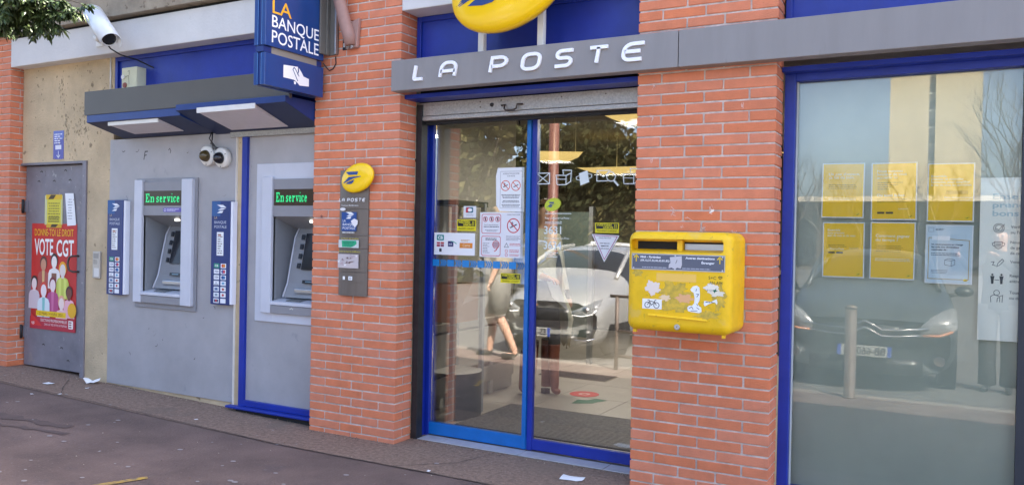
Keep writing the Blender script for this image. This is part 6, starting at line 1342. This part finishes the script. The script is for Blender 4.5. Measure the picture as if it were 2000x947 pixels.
        for s in (-1, 1):
            hl = patch('headlight', ([(s*x, z, d) for x, z, d in ((.52, .60, .04), (.62, .59, .04), (.72, .60, .045), (.80, .635, .05), (.86, .70, .06))], [(s*x, z, d) for x, z, d in ((.52, .70, .03), (.62, .80, -.02), (.72, .86, -.07), (.80, .89, -.12), (.86, .87, -.14))]), lens)
            patch('indicator', ([(s*x, z, .055) for x, z in ((.55, .60), (.70, .605), (.82, .65))], [(s*x, z, .05) for x, z in ((.55, .622), (.70, .63), (.82, .675))]), mat('indicator', (.6, .25, .12), .2))
            b = MB(); b.lathe((s*.70, fy(.70, .04), .36), (0, 1, 0), [(.055, 0), (.05, .01)], chrome, 14); fin('fog_lamp', b)
        pz, ptxt = .43, plate
    e = Fr(Mx @ Vector((0, .06, pz)), Mx.to_3x3() @ Vector((-1, 0, 0)), (0, 0, 1)); b = MB(); b.rect(e, -.26, .26, -.055, .055, C('#a8a8a4'), 0, .008); pl = ob('number_plate', b, t); b = MB()
    b.rect(e, -.26, -.222, -.055, .055, C('#2848a8'), .009); b.rect(e, .222, .26, -.055, .055, C('#2848a8'), .009); b.text(e, ptxt, 0, -.037, .075, C('#1c1c20'), .0095, 'C', w=.40, bold=.02); ob('plate_lettering', b, pl)
    b = MB(); b.add([(x, y, z) for x, y, z in ((-.18, -1.42*kL, 1.185*kH), (-.02, -1.42*kL, 1.185*kH), (-.02, -1.52*kL, 1.235*kH), (-.18, -1.52*kL, 1.235*kH))], [(0,1,2,3)], C('#4c8c68')); fin('windscreen_sticker', b)
    for s in (-1, 1):
        for yy in (-.80, -3.32):
            w = MB(); c = Vector((s*(hw-.105), yy*kL, .315)); ax = Vector((s, 0, 0))
            w.lathe(c, ax, [(.20, -.09), (.295, -.09), (.315, -.07), (.315, .07), (.295, .09), (.20, .095)], mat('tyre', (.02, .02, .02), .85), 26); wo_ = fin('wheel', w)
            w = MB(); w.lathe(c, ax, [(.20, .085), (.195, .10), (.18, .08), (.06, .075), (.04, .092), (.01, .092)], mat('rim', (.45, .45, .46), .3, metal=.8), 20)
            for i in range(5):
                a = i*1.2566; u = Vector((0, math.cos(a), math.sin(a))); q = Vector((0, -math.sin(a), math.cos(a)))
                p0 = c+ax*.088+u*.05; p1 = c+ax*.094+u*.19; w.add([p0-q*.025, p0+q*.025, p1+q*.035, p1-q*.035], [(0,1,2,3)], 'rim')
            fin('rim', w, wo_)
            w = MB(); w.lathe(Vector((s*(hw-.012), yy*kL, .33)), ax, [(.385, -.10), (.385, .002), (.36, .004), (.05, .004)], blk, 26); fin('wheel_arch', w)
    for s in (-1, 1):
        b = MB(); c = Vector((s*(hw+.09), -1.55*kL, 1.0)); b.lathe(c, (0, 1, 0), [(.05, -.07), (.10, -.05), (.105, 0), (.06, .06), (.01, .075)], paint, 14, sx=1., sy=.62, ref=(1, 0, 0)); b.tube([c-Vector((s*.05, 0, .03)), (s*(hw-.06), -1.5*kL, .95)], .025, blk, 8); fin('door_mirror', b)
    return t
silver = mat('car_silver', (.40, .395, .38), .32, metal=.35, coat=.6); dark = mat('car_dark', (.035, .042, .045), .35, metal=.2, coat=.25)
car('parked_car', 'silver hatchback parked nose first towards the post office', (-4.66, -3.98, -.12), 0, silver, 'a', 'ES-385-ZA')
car('parked_car', 'dark grey hatchback with chrome chevron bars parked behind the bollard', (-.80, -4.30, -.12), R(-2), dark, 'b', 'BB-660-RS', L=4.26, Wd=1.77, Ht=1.48)
car('parked_car', 'white hatchback parked on the far side of the car park', (-7.6, -16.5, -.12), R(180), mat('car_white', (.7, .7, .69), .35, coat=.5), 'a', 'CD-418-KF')
car('parked_car', 'blue hatchback parked on the far side of the car park', (-10.3, -16.6, -.12), R(180), mat('car_blue', (.05, .09, .2), .35, coat=.5), 'b', 'AQ-902-TL')
car('parked_car', 'grey hatchback parked on the far side of the car park', (-4.9, -16.4, -.12), R(180), mat('car_grey', (.22, .23, .24), .35, coat=.5), 'a', 'DV-177-HN')

t = thing('bollard', (-.82, -3.14, 0), 'brown-grey metal bollard on the kerb in front of the dark car', 'bollard'); mat('bollard_paint', hexc('#6e6058'), .5, metal=.2, var=.15, vscale=12)
b = MB(); b.lathe((-.82, -3.14, 0), (0, 0, 1), [(.062, 0), (.062, .012), (.052, .014), (.052, .82)], 'bollard_paint', 20); ob('shaft', b, t)
b = MB(); b.lathe((-.82, -3.14, .82), (0, 0, 1), [(.054, 0), (.056, .015), (.050, .03), (.02, .04)], 'bollard_paint', 20); ob('cap', b, t)
t = thing('crowd_barrier', (-2.9, -3.1, 0), 'brown metal barrier on the kerb beside the silver car', 'barrier')
for x in (-3.20, -2.62): b = MB(); b.tube([(x, -3.1, 0), (x, -3.1, .80)], .022, 'bollard_paint', 10); ob('post', b, t)
for z in (.80, .42, .15): b = MB(); b.tube([(-3.28 if z > .7 else -3.2, -3.1, z), (-2.54 if z > .7 else -2.62, -3.1, z)], .018, 'bollard_paint', 10); ob('rail', b, t)
b = MB(); b.lathe((-6.95, -9.2, -.12), (0, 0, 1), [(.16, 0), (.16, .4), (.11, .5), (.095, 5.6)], mat('lamp_post', hexc('#6a4236'), .5, var=.1, vscale=4), 18)
o = ob('lamp_post', b, at=(-6.95, -9.2, -.12), label='reddish brown lamp post standing in the car park', cat='lamp post'); b = MB(); b.tube([(-6.95, -9.2, 5.45), (-6.9, -9.1, 5.9), (-6.7, -8.6, 6.0)], .05, 'lamp_post', 10); b.box(-6.85, -6.55, -8.75, -8.15, 5.95, 6.05, 'lamp_post'); ob('lamp_head', b, o)

# ---------------------------------------------------------------- trees
mat('bark', (.10, .075, .055), .95, var=.3, vscale=12, bump=.6, bscale=25); mat('bark_grey', (.16, .14, .125), .95, var=.3, vscale=9)
mat('leaf_dark', (.085, .088, .030), .6, var=.4, vscale=1.5, vcol=(.045, .052, .020)); mat('leaf_olive', (.19, .16, .060), .6, var=.3, vscale=1.2, vcol=(.11, .10, .036)); mat('leaf_near', (.050, .080, .022), .42, var=.4, vscale=9, vcol=(.024, .042, .014)); mat('leaf_pale', (.11, .15, .05), .45)
def leaf_tree(name, label, x, y, h, rx, trunk_h, n, m1, m2, seed, ls=.16, group=None):
    r = random.Random(seed); z0 = -.12; t = thing(name, (x, y, z0), label, 'tree', group)
    b = MB(); b.tube([(x, y, z0-.1), (x+.05, y, z0+trunk_h*.5), (x-.04, y+.05, z0+trunk_h), (x, y, z0+h*.75)], [.20, .15, .12, .04], 'bark', 9)
    cl = []
    for i in range(26):
        a = r.uniform(0, 6.28); q = rx*math.sqrt(r.random())*.82; z = z0+trunk_h*.85+(h-trunk_h)*r.random()*.86; sh = 1-.55*((z-z0)/h)**2
        c = Vector((x+q*sh*math.cos(a), y+q*sh*math.sin(a), z)); cl.append((c, r.uniform(.45, .85)*rx*.55)); b.tube([(x, y, z0+trunk_h*.8), ((x+c.x)/2, (y+c.y)/2, (z0+trunk_h+c.z)/2+.1), c], [.05, .035, .012], 'bark', 5)
    ob('trunk', b, t); b = MB()
    for i in range(n):
        c, s = cl[r.randrange(len(cl))]; d = Vector((r.gauss(0, 1), r.gauss(0, 1), r.gauss(0, .8))); d = d.normalized()*s*(r.random()**.45)*1.15
        p = c+d; u = Vector((r.gauss(0, 1), r.gauss(0, 1), r.gauss(0, 1))).normalized(); w = u.orthogonal().normalized(); q = ls*r.uniform(.6, 1.3)
        b.add([p-u*q*.5, p+w*q*.28, p+u*q*.5, p-w*q*.28], [(0,1,2,3)], m1 if r.random() < .62 else m2)
    ob('crown', b, t); return t
TG = 'evergreen trees beyond the car park'
for i, (x, y, h, rx) in enumerate([(-7.6, -19.5, 5.0, 2.1), (-10.2, -19.0, 5.9, 2.2), (-12.6, -20, 4.9, 2.2), (-15.0, -17.0, 8.6, 3.0), (-18.5, -17, 9.6, 3.2), (-22.5, -18, 9.8, 3.4), (-26, -19, 9.8, 3.4), (-14.0, -24, 6.8, 2.8), (-9.6, -24, 5.9, 2.6)]):
    leaf_tree('evergreen_tree', 'bushy evergreen tree in the row beyond the car park', x, y, h, rx, 1.0, 15000 if h > 8 else 10000, 'leaf_dark', 'leaf_olive', 30+i, .36 if h > 8 else .28, TG)
def bare_tree(label, x, y, h, seed, group):
    r = random.Random(seed); z0 = -.12; t = thing('bare_tree', (x, y, z0), label, 'tree', group); tr = MB(); cr = MB()
    def grow(p, d, l, rad, lv):
        e = p+d*l; mid = p+d*l*.5+Vector((r.gauss(0, 1), r.gauss(0, 1), 0))*l*.04
        (tr if lv < 2 else cr).tube([p, mid, e], [rad, rad*.85, rad*.62], 'bark_grey', 6 if lv < 2 else 3, caps=False)
        if lv >= 5: return
        for i in range(3 if lv < 4 else 2):
            ax = Vector((r.gauss(0, 1), r.gauss(0, 1), r.gauss(0, .5))).normalized(); nd = (d*1.0+ax*(.55+.15*r.random())+Vector((0, 0, .22))).normalized(); grow(p+d*l*(.55+.45*r.random()) if i else e, nd, l*r.uniform(.58, .78), rad*.55, lv+1)
    grow(Vector((x, y, z0-.05)), Vector((0, 0, 1)), h*.32, h*.011, 0); ob('trunk', tr, t); ob('twigs', cr, t)
for i, (x, y, h) in enumerate([(1.55, -21, 7.6), (2.1, -23, 8.6), (2.0, -19, 6.0), (-3.6, -34, 6.0), (-5.4, -36, 6.4), (-6.4, -33, 6.6), (-1.6, -37, 6.8), (-12.6, -27, 9.0), (-.6, -36, 6.4)]): bare_tree('leafless tree with fine grey twigs beyond the car park', x, y, h, 50+i, 'leafless trees beyond the car park')
# tree whose branch hangs into the top corner
t = thing('street_tree', (-7.9, -2.3, gz(-7.9)), 'green leafy street tree whose branch hangs before the beam', 'tree'); r = random.Random(77)
b = MB(); b.tube([(-7.9, -2.3, gz(-7.9)-.1), (-7.85, -2.25, 1.2), (-7.8, -2.2, 2.4), (-7.6, -2.0, 3.6), (-7.5, -1.9, 4.8)], [.13, .11, .10, .07, .03], 'bark', 10)
tips = []
for i in range(26):
    c = Vector((-7.5+r.gauss(0, .75), -1.95+r.gauss(0, .6), 4.1+r.gauss(0, .55))); tips.append((c, .42)); b.tube([(-7.7, -2.1, 3.0), ((c.x-7.7)/2, (c.y-2.1)/2, (c.z+3.1)/2+.1), c], [.03, .02, .007], 'bark', 5)
br = [(-7.7, -2.1, 3.0), (-7.1, -1.7, 3.25), (-6.5, -1.3, 3.22), (-6.05, -1.08, 3.06), (-5.72, -.98, 2.94)]; b.tube(br, [.035, .026, .018, .010, .004], 'bark', 6)
sub = []
for i in range(80):
    q = r.uniform(.42, 1.0); k = min(3, int(q*4)); a = Vector(br[k]).lerp(Vector(br[k+1]), q*4-k); d = Vector((r.gauss(.12, .22), r.gauss(0, .20), r.gauss(.02, .11))); d = d*(1.1-.55*q); e = a+d; e.z = max(e.z, 2.84); sub.append((a, e)); b.tube([a, a.lerp(e, .5)+Vector((0, 0, .02)), e], [.006, .004, .002], 'bark', 4)
for i in range(60):
    x = r.uniform(-6.6, -5.62); a = Vector((x, -1.02+r.gauss(0, .12), 3.06+.05*r.random())); e = a+Vector((r.uniform(-.05, .14), r.gauss(0, .05), -r.uniform(.06, .24)*(1 if x < -5.8 else .6))); sub.append((a, e)); b.tube([a, e], [.004, .002], 'bark', 4)
sub.append((Vector((-5.75, -.98, 2.96)), Vector((-5.33, -.90, 2.985)))); b.tube([(-5.78, -.99, 3.02), (-5.5, -.93, 3.03), (-5.33, -.90, 2.975)], [.006, .004, .002], 'bark', 4)
ob('trunk', b, t); b = MB()
def leaf(p, d, l, w, m_):
    d = d.normalized(); s = d.cross(Vector((r.gauss(0, .5), r.gauss(0, .5), 1))).normalized(); nrm = s.cross(d)
    q = [p, p+d*l*.35+s*w*.5-nrm*l*.04, p+d*l*.72+s*w*.36-nrm*l*.10, p+d*l-nrm*l*.2, p+d*l*.72-s*w*.36-nrm*l*.10, p+d*l*.35-s*w*.5-nrm*l*.04, p+d*l*.4+nrm*l*.03]
    b.add(q, [(0,1,6), (1,2,6), (2,3,6), (3,4,6), (4,5,6), (5,0,6)], m_)
for a, e in sub:
    d0 = (e-a); L_ = d0.length
    for i in range(int(34+L_*100)):
        p = a.lerp(e, r.uniform(.1, 1.05)); d = d0.normalized()*.5+Vector((r.gauss(0, .6), r.gauss(0, .6), r.gauss(-.5, .4))); leaf(p, d, r.uniform(.05, .085), r.uniform(.018, .028), 'leaf_near' if r.random() < .8 else 'leaf_pale')
for c, s in tips:
    for i in range(110): d = Vector((r.gauss(0, 1), r.gauss(0, 1), r.gauss(0, 1))).normalized(); leaf(c+d*s*r.random()**.5, d+Vector((0, 0, -.5)), r.uniform(.06, .09), .028, 'leaf_near' if r.random() < .8 else 'leaf_pale')
ob('crown', b, t)

# ---------------------------------------------------------------- far tower, low shops, hedge line
mat('tower_panel', hexc('#cdbf9c'), .85, var=.06, vscale=.5, stretch=(1, 1, 3)); mat('tower_strip', hexc('#8d949a'), .6)
t = thing('tower_block', (-3.2, -150, -.12), 'tall beige tower block with one narrow strip of windows', 'tower')
b = MB(); b.box(-10.2, -4.15, -165, -150, -.12, 48, 'tower_panel'); b.box(-3.15, 3.75, -165, -150, -.12, 48, 'tower_panel'); b.box(-4.149, -3.151, -164, -150.8, -.12, 48, 'tower_strip'); ob('wall', b, t)
for i in range(16): b = MB(); b.box(-4.10, -3.20, -150.79, -150.70, 1.2+i*2.9, 2.6+i*2.9, C('#4c5660', .2)); w = ob('window', b, t); b = MB(); b.box(-4.13, -3.17, -150.78, -150.55, .9+i*2.9, 1.15+i*2.9, C('#c8c8c4')); ob('sill', b, w)
t = thing('low_shops', (-14, -42, -.12), 'low flat roofed shop pavilion with pale roof edge beyond the trees', 'building')
b = MB(); b.box(-34, 3, -50, -42, -.12, 3.6, C('#5c544c', .8)); ob('wall', b, t); b = MB(); b.box(-35, 4, -51, -41, 3.6, 3.86, mat('roof_edge', hexc('#d8cfbc'), .8, var=.1, vscale=1)); ob('roof', b, t)
for i in range(12): b = MB(); b.box(-33+i*3, -30.6+i*3, -41.99, -41.9, .2, 2.8, C('#2c3238', .15)); ob('shop_window', b, t)
